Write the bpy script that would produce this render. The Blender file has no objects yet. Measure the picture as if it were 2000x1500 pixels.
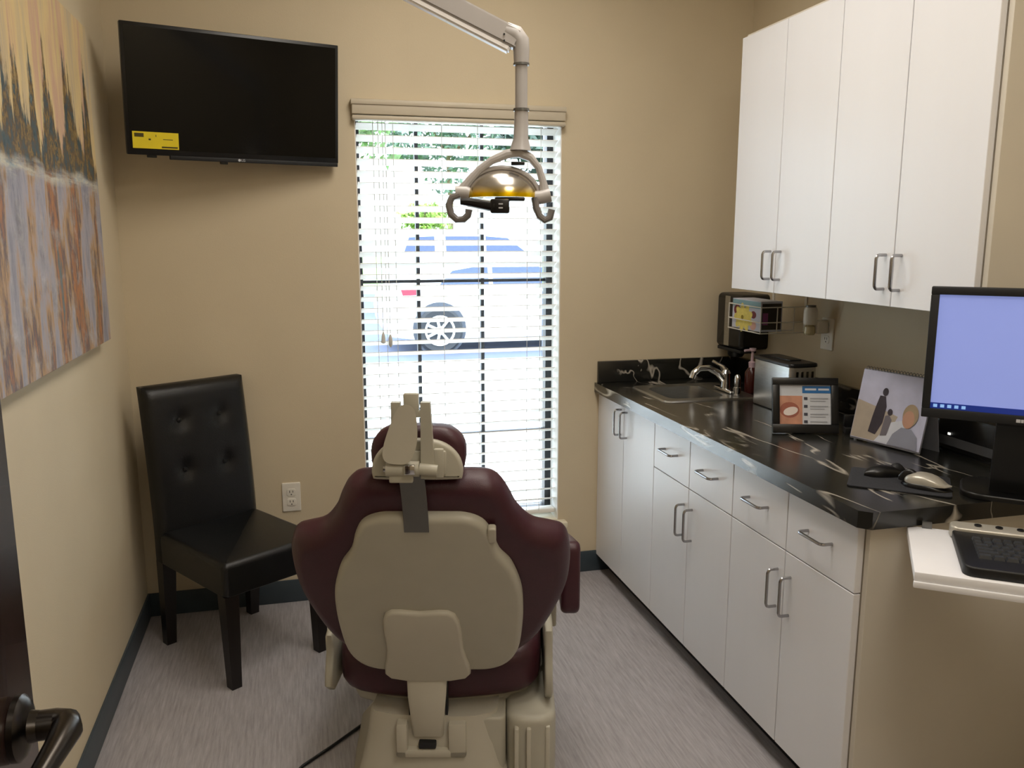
import bpy, bmesh, math, random
from mathutils import Vector, Matrix
random.seed(7)
R = math.radians
S = bpy.context.scene
COL = S.collection

# ------------------------------------------------------------------ camera, world, sun, lights, exposure
cam_d = bpy.data.cameras.new('camera'); cam = bpy.data.objects.new('camera', cam_d); COL.objects.link(cam)
cam.location = (0, 0, 1.43)
cam.rotation_euler = (R(90 - 10.05), 0, R(-14.45))
cam_d.sensor_width = 36; cam_d.lens = 1624 / 2000 * 36
cam_d.clip_start = .02; cam_d.clip_end = 300
S.camera = cam
S.view_settings.view_transform = 'Standard'; S.view_settings.look = 'None'
S.view_settings.gamma = 1; S.view_settings.use_curve_mapping = False
S.view_settings.exposure = 0.24

W = bpy.data.worlds.new('sky'); S.world = W; W.use_nodes = True
bg = W.node_tree.nodes['Background']
bg.inputs[0].default_value = (.80, .90, 1.0, 1); bg.inputs[1].default_value = 6.5

sun_d = bpy.data.lights.new('sun', 'SUN'); sun_d.energy = 3.0; sun_d.angle = R(2); sun_d.color = (1, .96, .9)
sun = bpy.data.objects.new('sun', sun_d); COL.objects.link(sun)
sun.rotation_euler = (R(32), 0, R(-25))       # high, from behind the building

CEIL = 2.62
def area(name, loc, sx, sy, e, col):
    d = bpy.data.lights.new(name, 'AREA'); d.shape = 'RECTANGLE'; d.size = sx; d.size_y = sy; d.energy = e; d.color = col
    o = bpy.data.objects.new(name, d); COL.objects.link(o); o.location = loc
    return o
WARM = (1, .94, .87)
area('room_troffer_light', (.60, 2.0, CEIL - .012), .52, 1.1, 12.5, WARM)
area('doorway_fill_light', (.75, .55, CEIL - .012), .52, .8, 9, WARM)  # added fill to brighten surfaces facing the doorway
area('hall_troffer_light', (.3, -1.1, CEIL - .012), .52, 1.1, 8, WARM)

# ------------------------------------------------------------------ materials (all procedural)
def lin(c):
    c /= 255
    return c / 12.92 if c <= .04045 else ((c + .055) / 1.055) ** 2.4
def rgb(h):
    return tuple(lin(int(h[i:i + 2], 16)) for i in (0, 2, 4)) + (1,)
def nodes(m):
    m.use_nodes = True; nt = m.node_tree
    return nt, nt.nodes, nt.links, nt.nodes['Principled BSDF']
def M(name, h, rough=.5, metal=0, var=.06, scale=18, bump=0, bscale=200, stretch=(1, 1, 1), spec=.5, coat=0):
    m = bpy.data.materials.new(name); nt, N, L, b = nodes(m)
    b.inputs['Roughness'].default_value = rough; b.inputs['Metallic'].default_value = metal
    b.inputs['Specular IOR Level'].default_value = spec; b.inputs['Coat Weight'].default_value = coat
    tc = N.new('ShaderNodeTexCoord'); mp = N.new('ShaderNodeMapping'); mp.inputs['Scale'].default_value = stretch
    L.new(tc.outputs['Object'], mp.inputs[0])
    nz = N.new('ShaderNodeTexNoise'); nz.inputs['Scale'].default_value = scale; nz.inputs['Detail'].default_value = 4
    L.new(mp.outputs[0], nz.inputs['Vector'])
    r = N.new('ShaderNodeValToRGB'); c = rgb(h)
    r.color_ramp.elements[0].position = .3; r.color_ramp.elements[1].position = .7
    r.color_ramp.elements[0].color = tuple(x * (1 - var) for x in c[:3]) + (1,)
    r.color_ramp.elements[1].color = tuple(min(1, x * (1 + var)) for x in c[:3]) + (1,)
    L.new(nz.outputs[0], r.inputs[0]); L.new(r.outputs[0], b.inputs['Base Color'])
    if bump:
        n2 = N.new('ShaderNodeTexNoise'); n2.inputs['Scale'].default_value = bscale; n2.inputs['Detail'].default_value = 3
        L.new(mp.outputs[0], n2.inputs['Vector'])
        bp = N.new('ShaderNodeBump'); bp.inputs['Strength'].default_value = bump; bp.inputs['Distance'].default_value = .003
        L.new(n2.outputs[0], bp.inputs['Height']); L.new(bp.outputs[0], b.inputs['Normal'])
    return m
def emis(name, h, e, rough=.3):
    m = M(name, h, rough, var=.02); b = m.node_tree.nodes['Principled BSDF']
    b.inputs['Emission Color'].default_value = rgb(h); b.inputs['Emission Strength'].default_value = e
    return m

MT = {}
MT['wall'] = M('wall_paint', 'CFC1A5', .75, var=.03, scale=3, bump=.12, bscale=260)
MT['ceil'] = M('ceiling_paint', 'E6DFCE', .9, var=.02, bump=.2, bscale=120)
MT['base'] = M('baseboard_vinyl', '3D4850', .45, var=.05)
MT['white'] = M('white_laminate', 'E9E9EC', .36, var=.015, scale=6, stretch=(1, 1, .1))
MT['warmlit'] = M('warm_lit_white_laminate', 'D9D3C6', .45, var=.02, scale=6)  # same white laminate, tinted to imitate warm interior light on the end panels
MT['carcass'] = M('cabinet_carcass', 'A49B8C', .6)
MT['toe'] = M('toe_kick_black', '15171A', .5)
MT['nickel'] = M('brushed_nickel', 'A9A9AC', .25, 1, var=.05)
MT['chrome'] = M('chrome', 'DADBDD', .12, 1, var=.02)
MT['steel'] = M('stainless_steel', 'B4B4B2', .3, 1, var=.08, scale=30, stretch=(1, 1, 12))
MT['dsteel'] = M('dark_mirror_steel', '55524C', .18, 1, var=.5, scale=14, stretch=(8, 8, .3))
MT['black'] = M('black_plastic', '0D0E10', .35, var=.1)
MT['blackm'] = M('matt_black_plastic', '16181B', .6, var=.1)
MT['screen'] = M('tv_glass', '020304', .14, var=.1, spec=.22)
MT['leather'] = M('black_leatherette', '07090C', .33, var=.15, bump=.25, bscale=420)
MT['legwood'] = M('espresso_wood', '120B0A', .4, var=.3, scale=8, stretch=(6, 6, .6))
MT['maroon'] = M('maroon_vinyl', '3E1924', .42, var=.08, bump=.15, bscale=500)
MT['beige'] = M('beige_moulded_plastic', 'B2AE9F', .42, var=.02)
MT['beige2'] = M('pale_beige_plastic', 'BDB8A9', .4, var=.02)
MT['greybar'] = M('grey_metal_bar', '6E6E6C', .4, .6)
MT['lampgrey'] = M('lamp_enamel', 'B2AEAC', .35, var=.02)
MT['lampstrip'] = M('lamp_white_enamel', 'F4F2F2', .3, var=.01)
MT['blind'] = M('white_blind_vinyl', 'F0EEE8', .45, var=.015)
MT['cream'] = M('cream_trim_paint', 'E4DCC6', .5, var=.02)
MT['valance'] = M('taupe_valance_vinyl', 'C6BCA8', .5, var=.02)
MT['keybody'] = M('keyboard_shell', '0A0B0C', .5, var=.1)
MT['bronze'] = M('bronze_window_frame', '1D2026', .45)
MT['cord'] = M('blind_cord', 'D8D6D0', .7)
MT['outlet'] = M('outlet_plastic', 'E6E1D6', .4)
MT['slot'] = M('outlet_slot', '34302C', .6)
MT['wood'] = M('dark_stained_door', '2A1712', .22, var=.35, scale=5, stretch=(9, 9, .5), coat=.4)
MT['handle'] = M('dark_nickel_lever', '4A4642', .28, 1)
MT['yellow'] = M('yellow_sticker', 'E8D21C', .6, var=.04)
MT['ink'] = M('printed_ink', '4A430F', .7)
MT['pale'] = M('pale_print', 'C9CCD2', .6)
MT['vane'] = M('white_wire', 'D9D6CC', .4)
MT['tray'] = M('white_tray', 'F2F3F7', .4, var=.01)
MT['key'] = M('key_plastic', '3A3D42', .35)
MT['silver'] = M('silver_plastic', 'BDB9AE', .3, .3)
MT['pad'] = M('mouse_pad_cloth', '2B2D33', .9, var=.2, scale=200)

# floor: pale grey vinyl with fine lilac-brown streaks
def floor_mat():
    m = bpy.data.materials.new('streaked_vinyl'); nt, N, L, b = nodes(m)
    tc = N.new('ShaderNodeTexCoord'); mp = N.new('ShaderNodeMapping'); mp.inputs['Scale'].default_value = (26, 1.6, 1)
    mp.inputs['Rotation'].default_value = (0, 0, R(-14))
    L.new(tc.outputs['Object'], mp.inputs[0])
    nz = N.new('ShaderNodeTexNoise'); nz.inputs['Scale'].default_value = 5; nz.inputs['Detail'].default_value = 8; nz.inputs['Roughness'].default_value = .7
    L.new(mp.outputs[0], nz.inputs['Vector'])
    r = N.new('ShaderNodeValToRGB'); e = r.color_ramp.elements
    e[0].position = .3; e[0].color = rgb('8F8A8B'); e[1].position = .72; e[1].color = rgb('BAB6B9')
    L.new(nz.outputs[0], r.inputs[0]); L.new(r.outputs[0], b.inputs['Base Color'])
    b.inputs['Roughness'].default_value = .5
    return m
MT['floor'] = floor_mat()

# counter: black stone laminate with sparse white veins
def counter_mat():
    m = bpy.data.materials.new('black_veined_laminate'); nt, N, L, b = nodes(m)
    tc = N.new('ShaderNodeTexCoord')
    prev = None
    def vein(scale, rot, seed, width, gate):
        mp = N.new('ShaderNodeMapping'); mp.inputs['Rotation'].default_value = (0, 0, rot); mp.inputs['Location'].default_value = (seed, seed * .7, 0)
        mp.inputs['Scale'].default_value = (1.3, .22, 1)
        L.new(tc.outputs['Object'], mp.inputs[0])
        n = N.new('ShaderNodeTexNoise'); n.inputs['Scale'].default_value = scale; n.inputs['Detail'].default_value = 3; n.inputs['Distortion'].default_value = .15
        L.new(mp.outputs[0], n.inputs['Vector'])
        s = N.new('ShaderNodeMath'); s.operation = 'SUBTRACT'; s.inputs[1].default_value = .5; L.new(n.outputs[0], s.inputs[0])
        a = N.new('ShaderNodeMath'); a.operation = 'ABSOLUTE'; L.new(s.outputs[0], a.inputs[0])
        r = N.new('ShaderNodeMapRange'); r.inputs[1].default_value = 0; r.inputs[2].default_value = width; r.inputs[3].default_value = 1; r.inputs[4].default_value = 0
        L.new(a.outputs[0], r.inputs[0])
        g = N.new('ShaderNodeTexNoise'); g.inputs['Scale'].default_value = 5.5; mp2 = N.new('ShaderNodeMapping'); mp2.inputs['Location'].default_value = (seed * 3, 1, 2)
        L.new(tc.outputs['Object'], mp2.inputs[0]); L.new(mp2.outputs[0], g.inputs['Vector'])
        gr = N.new('ShaderNodeMapRange'); gr.inputs[1].default_value = gate; gr.inputs[2].default_value = gate + .1
        L.new(g.outputs[0], gr.inputs[0])
        mu = N.new('ShaderNodeMath'); mu.operation = 'MULTIPLY'; L.new(r.outputs[0], mu.inputs[0]); L.new(gr.outputs[0], mu.inputs[1])
        return mu.outputs[0]
    v1 = vein(3.6, R(-24), 1.3, .013, .46); v2 = vein(6, R(-30), 5.1, .011, .52)
    mx = N.new('ShaderNodeMath'); mx.operation = 'MAXIMUM'; L.new(v1, mx.inputs[0]); L.new(v2, mx.inputs[1])
    base = N.new('ShaderNodeTexNoise'); base.inputs['Scale'].default_value = 4; base.inputs['Detail'].default_value = 5
    L.new(tc.outputs['Object'], base.inputs['Vector'])
    cr = N.new('ShaderNodeValToRGB'); cr.color_ramp.elements[0].position = .35; cr.color_ramp.elements[1].position = .75
    cr.color_ramp.elements[0].color = rgb('0C0D0E'); cr.color_ramp.elements[1].color = rgb('24241F')
    L.new(base.outputs[0], cr.inputs[0])
    mix = N.new('ShaderNodeMixRGB'); mix.inputs[2].default_value = rgb('B9B2A6')
    L.new(mx.outputs[0], mix.inputs[0]); L.new(cr.outputs[0], mix.inputs[1]); L.new(mix.outputs[0], b.inputs['Base Color'])
    b.inputs['Roughness'].default_value = .24; b.inputs['Coat Weight'].default_value = .35; b.inputs['Coat Roughness'].default_value = .2
    return m
MT['counter'] = counter_mat()

def glass_mat(name, tint=(.95, .98, 1, 1), gloss=.06):
    m = bpy.data.materials.new(name); m.use_nodes = True; N = m.node_tree.nodes; L = m.node_tree.links
    N.remove(N['Principled BSDF']); t = N.new('ShaderNodeBsdfTransparent'); t.inputs[0].default_value = tint
    g = N.new('ShaderNodeBsdfGlossy'); g.inputs['Roughness'].default_value = .03
    lw = N.new('ShaderNodeLayerWeight'); lw.inputs[0].default_value = .15
    ml = N.new('ShaderNodeMath'); ml.operation = 'MULTIPLY'; ml.inputs[1].default_value = .6; L.new(lw.outputs['Fresnel'], ml.inputs[0])
    x = N.new('ShaderNodeMixShader'); L.new(ml.outputs[0], x.inputs[0]); L.new(t.outputs[0], x.inputs[1]); L.new(g.outputs[0], x.inputs[2])
    L.new(x.outputs[0], N['Material Output'].inputs[0])
    return m
MT['glass'] = glass_mat('window_glass')

# painting: spires against a gold sky, a dark shore, a pale waterline, streaked reflections (z 0..1 up, y along)
def painting_mat():
    m = bpy.data.materials.new('abstract_skyline_painting'); nt, N, L, b = nodes(m)
    tc = N.new('ShaderNodeTexCoord'); sep = N.new('ShaderNodeSeparateXYZ'); L.new(tc.outputs['Generated'], sep.inputs[0])
    def noise(sy, sz, scale, det=5, dist=0.0):
        mp = N.new('ShaderNodeMapping'); mp.inputs['Scale'].default_value = (0, sy, sz); L.new(tc.outputs['Generated'], mp.inputs[0])
        n = N.new('ShaderNodeTexNoise'); n.inputs['Scale'].default_value = scale; n.inputs['Detail'].default_value = det; n.inputs['Roughness'].default_value = .65; n.inputs['Distortion'].default_value = dist
        L.new(mp.outputs[0], n.inputs['Vector']); return n.outputs[0]
    def ramp(inp, stops):
        r = N.new('ShaderNodeValToRGB'); els = r.color_ramp.elements
        while len(els) < len(stops): els.new(.5)
        for e, (p, c) in zip(els, stops): e.position = p; e.color = rgb(c)
        L.new(inp, r.inputs[0]); return r.outputs[0]
    def mr(inp, a, c, lo=0, hi=1):
        r = N.new('ShaderNodeMapRange'); r.inputs[1].default_value = a; r.inputs[2].default_value = c; r.inputs[3].default_value = lo; r.inputs[4].default_value = hi
        L.new(inp, r.inputs[0]); return r.outputs[0]
    def math_(op, a, c):
        k = N.new('ShaderNodeMath'); k.operation = op
        for i, v in enumerate((a, c)):
            if isinstance(v, (int, float)): k.inputs[i].default_value = v
            else: L.new(v, k.inputs[i])
        return k.outputs[0]
    def mix(f, a, c):
        k = N.new('ShaderNodeMixRGB')
        L.new(f, k.inputs[0]); L.new(a, k.inputs[1]); L.new(c, k.inputs[2]); return k.outputs[0]
    z = sep.outputs[2]
    sky = ramp(noise(4.5, .35, 2.0, 6), [(.28, '9BA0A2'), (.4, 'C4B08E'), (.48, 'D9C08A'), (.56, 'C7A08A'), (.64, 'D2BC84'), (.75, 'A9ABA4')])
    dark = ramp(noise(9, 5, 3), [(.3, '26343A'), (.42, '44565C'), (.5, '5A4A38'), (.57, '8F7440'), (.63, '3A4448'), (.75, '6E8486')])
    # dark spires: threshold rises with height
    sp = noise(4, .05, 2.1, 5)
    h = math_('ADD', mr(z, .62, 1.0, .47, .69), mr(z, .50, .64, -.16, 0))
    f1 = math_('SUBTRACT', math_('ADD', sp, math_('MULTIPLY', math_('SUBTRACT', noise(16, 9, 3), .5), .12)), h)
    f1 = mr(f1, -.01, .03)
    top = mix(f1, sky, dark)
    refl = ramp(noise(4, .7, 2.2, 8), [(.28, '3E4E54'), (.37, '7E7E8A'), (.45, 'A29EA8'), (.51, 'B08A5C'), (.55, '5C4E52'), (.60, 'B0713A'), (.66, '54666A'), (.76, '8C9CA6')])
    refl2 = ramp(noise(9, 8, 2.2), [(.35, '5E5254'), (.5, '9F9A98'), (.7, 'C9C6C8')])
    low = mix(mr(noise(6, 5, 2.5), .5, .75), refl, refl2)
    zz = math_('ADD', z, math_('MULTIPLY', math_('SUBTRACT', noise(4, 2, 2), .5), .08))
    body = mix(mr(zz, .50, .53), low, top)
    line = math_('MULTIPLY', mr(zz, .475, .50), mr(zz, .535, .51))
    body = mix(math_('MULTIPLY', line, mr(noise(3, 20, 2), .4, .6)), body, ramp(noise(5, 12, 3), [(.3, '7F97A6'), (.5, 'C8C2AE'), (.7, 'A8B4BE')]))
    L.new(body, b.inputs['Base Color']); b.inputs['Roughness'].default_value = .5
    nb = N.new('ShaderNodeBump'); nb.inputs['Strength'].default_value = .3; nb.inputs['Distance'].default_value = .002
    L.new(noise(40, 25, 2), nb.inputs['Height']); L.new(nb.outputs[0], b.inputs['Normal'])
    return m
MT['paint'] = painting_mat()

# ------------------------------------------------------------------ mesh helpers
INV = {}
def tag(o, label=None, cat=None, group=None, kind=None):
    if label: o['label'] = label
    if cat: o['category'] = cat
    if group: o['group'] = group
    if kind: o['kind'] = kind
    return o
def thing(name, label, cat, loc=(0, 0, 0), rz=0, group=None, world=False):
    o = bpy.data.objects.new(name, None); o.empty_display_size = .05; COL.objects.link(o)
    o.location = loc; o.rotation_euler = (0, 0, rz)
    tag(o, label, cat, group)
    INV[o] = (Matrix.Translation(loc) @ Matrix.Rotation(rz, 4, 'Z')).inverted() if world else None
    return o
class B:
    """collects shapes, then becomes ONE mesh object"""
    def __init__(s): s.bm = bmesh.new()
    def box(s, a, b, bev=0, seg=2, rot=None, piv=None):
        a, b = Vector(a), Vector(b); c = (a + b) / 2; d = b - a
        t = bmesh.new(); bmesh.ops.create_cube(t, size=1)
        for v in t.verts: v.co = Vector((v.co.x * d.x, v.co.y * d.y, v.co.z * d.z))
        if bev: bmesh.ops.bevel(t, geom=t.edges[:], offset=bev, segments=seg, affect='EDGES', profile=.5)
        mat = Matrix.Translation(c)
        if rot is not None:
            p = Vector(piv) if piv is not None else c
            mat = Matrix.Translation(p) @ rot @ Matrix.Translation(-p) @ mat
        for v in t.verts: v.co = mat @ v.co
        s.add(t); return s
    def add(s, t):
        m = bpy.data.meshes.new('t'); t.to_mesh(m); t.free(); s.bm.from_mesh(m); bpy.data.meshes.remove(m)
    def poly(s, verts, faces):
        vs = [s.bm.verts.new(v) for v in verts]
        for f in faces: s.bm.faces.new([vs[i] for i in f])
        return s
    def tube(s, pts, r, n=10, cap=True, radii=None, flat=1.0, up=(0, 0, 1)):
        pts = [Vector(p) for p in pts]; rings = []
        nrm = None
        for i, p in enumerate(pts):
            a = pts[max(0, i - 1)]; c = pts[min(len(pts) - 1, i + 1)]
            t = (c - a).normalized()
            if nrm is None:
                u = Vector(up)
                if abs(t.dot(u)) > .95: u = Vector((1, 0, 0)) if abs(t.x) < .9 else Vector((0, 1, 0))
                nrm = (u - t * u.dot(t)).normalized()
            else: nrm = (nrm - t * nrm.dot(t)).normalized()
            bi = t.cross(nrm); rr = radii[i] if radii else r
            rings.append([s.bm.verts.new(p + nrm * (rr * math.cos(k * 2 * math.pi / n)) + bi * (rr * flat * math.sin(k * 2 * math.pi / n))) for k in range(n)])
        for A, C in zip(rings, rings[1:]):
            for k in range(n): s.bm.faces.new((A[k], A[(k + 1) % n], C[(k + 1) % n], C[k]))
        if cap: s.bm.faces.new(rings[0][::-1]); s.bm.faces.new(rings[-1])
        return s
    def cyl(s, a, b, r, n=20, r2=None):
        return s.tube([a, b], r, n, radii=[r, r if r2 is None else r2])
    def lathe(s, prof, c=(0, 0, 0), n=24, axis='Z', cap=True):
        c = Vector(c); rings = []
        for r, h in prof:
            ring = []
            for k in range(n):
                a = 2 * math.pi * k / n; x, y = r * math.cos(a), r * math.sin(a)
                v = {'Z': (x, y, h), 'X': (h, x, y), 'Y': (y, h, x)}[axis]
                ring.append(s.bm.verts.new(c + Vector(v)))
            rings.append(ring)
        for A, C in zip(rings, rings[1:]):
            for k in range(n): s.bm.faces.new((A[k], A[(k + 1) % n], C[(k + 1) % n], C[k]))
        if cap: s.bm.faces.new(rings[0][::-1]); s.bm.faces.new(rings[-1])
        return s
    def pillow(s, outline, z0, z1, r, f, n=4, r0=None):
        """outline: CCW 2D; swelled between depth z0 and z1, rims rounded by r (r0 at the z0 rim); f maps (u,v,w) to 3D"""
        r0 = r if r0 is None else r0
        m = len(outline); P = [Vector(p) for p in outline]; nor = []
        for i in range(m):
            t = (P[(i + 1) % m] - P[i - 1]).normalized(); nor.append(Vector((-t.y, t.x)))   # inward for CCW
        lev = [(r0 * (1 - math.sin(a)), z0 + r0 * (1 - math.cos(a))) for a in [math.pi / 2 * k / n for k in range(n + 1)]] if r0 else [(0, z0)]
        lev += [(r * (1 - math.cos(a)), z1 - r * (1 - math.sin(a))) for a in [math.pi / 2 * k / n for k in range(n + 1)]] if r else [(0, z1)]
        rings = [[s.bm.verts.new(f((P[i] + nor[i] * ins).x, (P[i] + nor[i] * ins).y, w)) for i in range(m)] for ins, w in lev]
        for A, C in zip(rings, rings[1:]):
            for k in range(m): s.bm.faces.new((A[k], A[(k + 1) % m], C[(k + 1) % m], C[k]))
        s.bm.faces.new(rings[0][::-1]); s.bm.faces.new(rings[-1])
        return s
    def done(s, name, mat, parent=None, smooth=True, angle=35, kind=None, local=False):
        bm = s.bm
        bmesh.ops.recalc_face_normals(bm, faces=bm.faces[:])
        inv = INV.get(parent) if parent else None
        if inv is not None and not local: bm.transform(inv)
        me = bpy.data.meshes.new(name); bm.to_mesh(me); bm.free()
        if smooth:
            for p in me.polygons: p.use_smooth = True
            me.set_sharp_from_angle(angle=R(angle))
        me.materials.append(MT[mat] if isinstance(mat, str) else mat)
        o = bpy.data.objects.new(name, me); COL.objects.link(o)
        if parent: o.parent = parent; INV[o] = INV.get(parent)
        if kind: o['kind'] = kind
        return o
def box(name, a, b, mat, parent=None, bev=0, seg=2, kind=None, **k):
    return B().box(a, b, bev, seg, **k).done(name, mat, parent, kind=kind)
def smooth_poly(pts, n=6):
    out = []; m = len(pts); P = [Vector(p) for p in pts]
    for i in range(m):
        a, b, c, d = P[i - 1], P[i], P[(i + 1) % m], P[(i + 2) % m]
        for k in range(n):
            t = k / n
            out.append(.5 * ((2 * b) + (c - a) * t + (2 * a - 5 * b + 4 * c - d) * t * t + (3 * b - a - 3 * c + d) * t ** 3))
    return out
def rrect(x0, y0, x1, y1, r, n=5):
    out = []
    for cx, cy, a0 in ((x1 - r, y0 + r, -90), (x1 - r, y1 - r, 0), (x0 + r, y1 - r, 90), (x0 + r, y0 + r, 180)):
        for k in range(n + 1):
            a = R(a0 + 90 * k / n); out.append((cx + r * math.cos(a), cy + r * math.sin(a)))
    return out
def ellipse(cx, cy, rx, ry, n=20, rot=0):
    o = []
    for k in range(n):
        a = 2 * math.pi * k / n; x, y = rx * math.cos(a), ry * math.sin(a)
        o.append((cx + x * math.cos(rot) - y * math.sin(rot), cy + x * math.sin(rot) + y * math.cos(rot)))
    return o
def share(src, name, parent, loc=(0, 0, 0), rot=None):
    o = bpy.data.objects.new(name, src.data); COL.objects.link(o); o.parent = parent; o.location = loc
    if rot: o.rotation_euler = rot
    INV[o] = INV.get(parent)
    return o
def arc(c, r, a0, a1, n, f):
    return [f(c[0] + r * math.cos(R(a0 + (a1 - a0) * k / n)), c[1] + r * math.sin(R(a0 + (a1 - a0) * k / n))) for k in range(n + 1)]
def struct(name, bld, mat, parent=None):
    o = bld.done(name, mat, parent)
    if not parent: o['kind'] = 'structure'
    return o
XL, XR, YB, XF = -.60, 1.845, 3.23, 1.207
# ------------------------------------------------------------------ room shell
struct('floor', B().box((XL - .12, -1.9, -.1), (XR + .12, YB + .12, 0)), 'floor')
struct('ceiling', B().box((XL - .5, -1.9, CEIL), (XR + .12, YB + .25, CEIL + .12)), 'ceil')
struct('wall_left', B().box((XL - .12, .06, 0), (XL, YB + .02, CEIL)), 'wall')
struct('wall_right', B().box((XR, -1.9, 0), (XR + .12, YB + .02, CEIL)), 'wall')
WX0, WX1, WZ0, WZ1 = .232, 1.034, .245, 1.905
struct('wall_back', B().box((XL - .12, YB, 0), (WX0, YB + .16, CEIL)).box((WX1, YB, 0), (XR + .12, YB + .16, CEIL))
       .box((WX0, YB, WZ1), (WX1, YB + .16, CEIL)).box((WX0, YB, 0), (WX1, YB + .16, WZ0 - .025)), 'wall')
struct('wall_near', B().box((XL - .12, -.06, 0), (-.39, .06, CEIL)).box((.56, -.06, 0), (XR, .06, CEIL)).box((-.39, -.06, 2.06), (.56, .06, CEIL)), 'wall')
struct('wall_hall', B().box((-1.1, -1.9, 0), (XR, -1.78, CEIL)), 'wall')
struct('wall_hall_left', B().box((-1.1, -1.8, 0), (-.98, .06, CEIL)).box((-1.1, -.06, 0), (XL - .1, .06, CEIL)), 'wall')
struct('floor_hall', B().box((-1.1, -1.9, -.1), (XL - .12, .06, 0)), 'floor')
struct('baseboard_left', B().box((XL, .06, 0), (XL + .008, YB, .092), .002), 'base')
struct('baseboard_back', B().box((XL, YB - .008, 0), (XF + .08, YB, .092), .002), 'base')
struct('trim_1', B().box((-.43, .06, 0), (-.39, .075, 2.1)).box((.56, .06, 0), (.62, .075, 2.1)).box((-.43, .06, 2.06), (.62, .075, 2.12)), 'cream')

# ceiling light fixtures, out of frame; the doorway one is added as fill
for (x, y), lb in (((.60, 2.0), 'white ceiling troffer light over the dental room'), ((.75, .55), 'small white ceiling fill panel added by the doorway'), ((.3, -1.1), 'white ceiling troffer light out in the hall')):
    t = thing('ceiling_light', lb, 'light', (x, y, CEIL), world=True)
    hl = .61 if y != .55 else .46
    B().box((x - .31, y - hl, CEIL - .01), (x + .31, y - hl + .04, CEIL)).box((x - .31, y + hl - .04, CEIL - .01), (x + .31, y + hl, CEIL)) \
       .box((x - .31, y - hl + .04, CEIL - .01), (x - .27, y + hl - .04, CEIL)).box((x + .27, y - hl + .04, CEIL - .01), (x + .31, y + hl - .04, CEIL)).done('frame', 'lampstrip', t)
    box('diffuser', (x - .27, y - hl + .04, CEIL - .008), (x + .27, y + hl - .04, CEIL - .001), emis('troffer_diffuser', 'FFF0D8', 2.0), t)

# ------------------------------------------------------------------ window
win = bpy.data.objects.new('window_1', None); COL.objects.link(win); win['kind'] = 'structure'; INV[win] = None
GY = 3.36
B().box((WX0, GY - .03, WZ0), (WX0 + .022, GY + .03, WZ1)).box((WX1 - .03, GY - .03, WZ0), (WX1, GY + .03, WZ1)) \
   .box((WX0, GY - .03, WZ0), (WX1, GY + .03, WZ0 + .03)).box((WX0, GY - .03, WZ1 - .03), (WX1, GY + .03, WZ1)).done('window_frame', 'bronze', win)
VX = [WX0 + .022, .475, .738, WX1 - .03]; HZ = [WZ0 + .03, .612, 1.253, WZ1 - .03]
for x in VX[1:3]: box('muntin', (x - .007, GY - .012, HZ[0]), (x + .007, GY + .012, HZ[-1]), 'bronze', win)
for z in HZ[1:3]: box('muntin', (VX[0], GY - .011, z - .006), (VX[-1], GY + .011, z + .006), 'bronze', win)
for i in range(3):
    for j in range(3):
        box('pane', (VX[i] + .005, GY - .003, HZ[j] + .004), (VX[i + 1] - .005, GY + .003, HZ[j + 1] - .004), 'glass', win)
B().box((WX0 - .05, YB - .045, WZ0 - .025), (WX1 + .03, YB, WZ0), .004).box((WX0, YB, WZ0 - .025), (WX1, YB + .17, WZ0)).done('window_sill', 'cream', win)
B().box((WX0 - .02, YB - .018, WZ0 - .075), (WX1 + .005, YB, WZ0 - .025), .004).box((WX0 - .01, YB - .026, WZ0 - .04), (WX1 - .005, YB, WZ0 - .025), .003).done('apron', 'cream', win)
B().box((WX1 - .004, YB, WZ0), (WX1, GY - .03, WZ1)).box((WX0, YB, WZ0), (WX0 + .004, GY - .03, WZ1)).box((WX0, YB, WZ1 - .004), (WX1, GY - .03, WZ1)).done('jamb', 'blind', win)

bl = thing('window_blind', 'white horizontal slat blind covering the tall window', 'blind', ((WX0 + WX1) / 2, YB + .05, 1.86), world=True)
B().box((.222, YB - .03, 1.872), (1.041, YB + .0, 1.922), .004).box((.218, YB - .036, 1.905), (1.044, YB, 1.925), .005).box((.222, YB - .034, 1.852), (1.041, YB, 1.868), .005).done('valance', 'valance', bl)
box('headrail', (WX0 + .006, YB + .012, 1.858), (WX1 - .006, YB + .07, 1.9), 'blind', bl, .003)
SX0, SX1, SYC, PITCH, TILT = WX0 + .008, WX1 - .008, YB + .045, .0432, R(23)
sb = B(); n = 6
prof = []
for k in range(n + 1):
    u = -.025 + .05 * k / n; prof.append((u, .0025 * (1 - (u / .025) ** 2)))
vs = []; hw = (SX1 - SX0) / 2
for x in (-hw, hw):
    for u, h in prof: vs.append((x, u, h + .0013))
    for u, h in reversed(prof): vs.append((x, u, h - .0013))
m_ = 2 * (n + 1)
fs = [[k, (k + 1) % m_, m_ + (k + 1) % m_, m_ + k] for k in range(m_)] + [list(range(m_))[::-1], list(range(m_, 2 * m_))]
sb.poly(vs, fs)
slat0 = sb.done('slat', 'blind', bl, local=True)
NS = 36; ox = bl.location
for k in range(NS):
    z = 1.838 - k * PITCH
    o = slat0 if k == 0 else share(slat0, 'slat', bl)
    o.location = ((SX0 + SX1) / 2 - ox.x, SYC - ox.y, z - ox.z); o.rotation_euler = (-TILT, 0, 0)
zb = 1.838 - NS * PITCH
box('bottom_rail', (SX0, SYC - .025, zb - .012), (SX1, SYC + .025, zb + .006), 'blind', bl, .004)
for x in (.30, .335, .375, .56, .70, .90, .955):
    B().cyl((x, SYC - .027 if x < .4 else SYC - .026, zb), (x, SYC - .026, 1.86), .0011, 6).done('ladder_cord', 'cord', bl)
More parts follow.
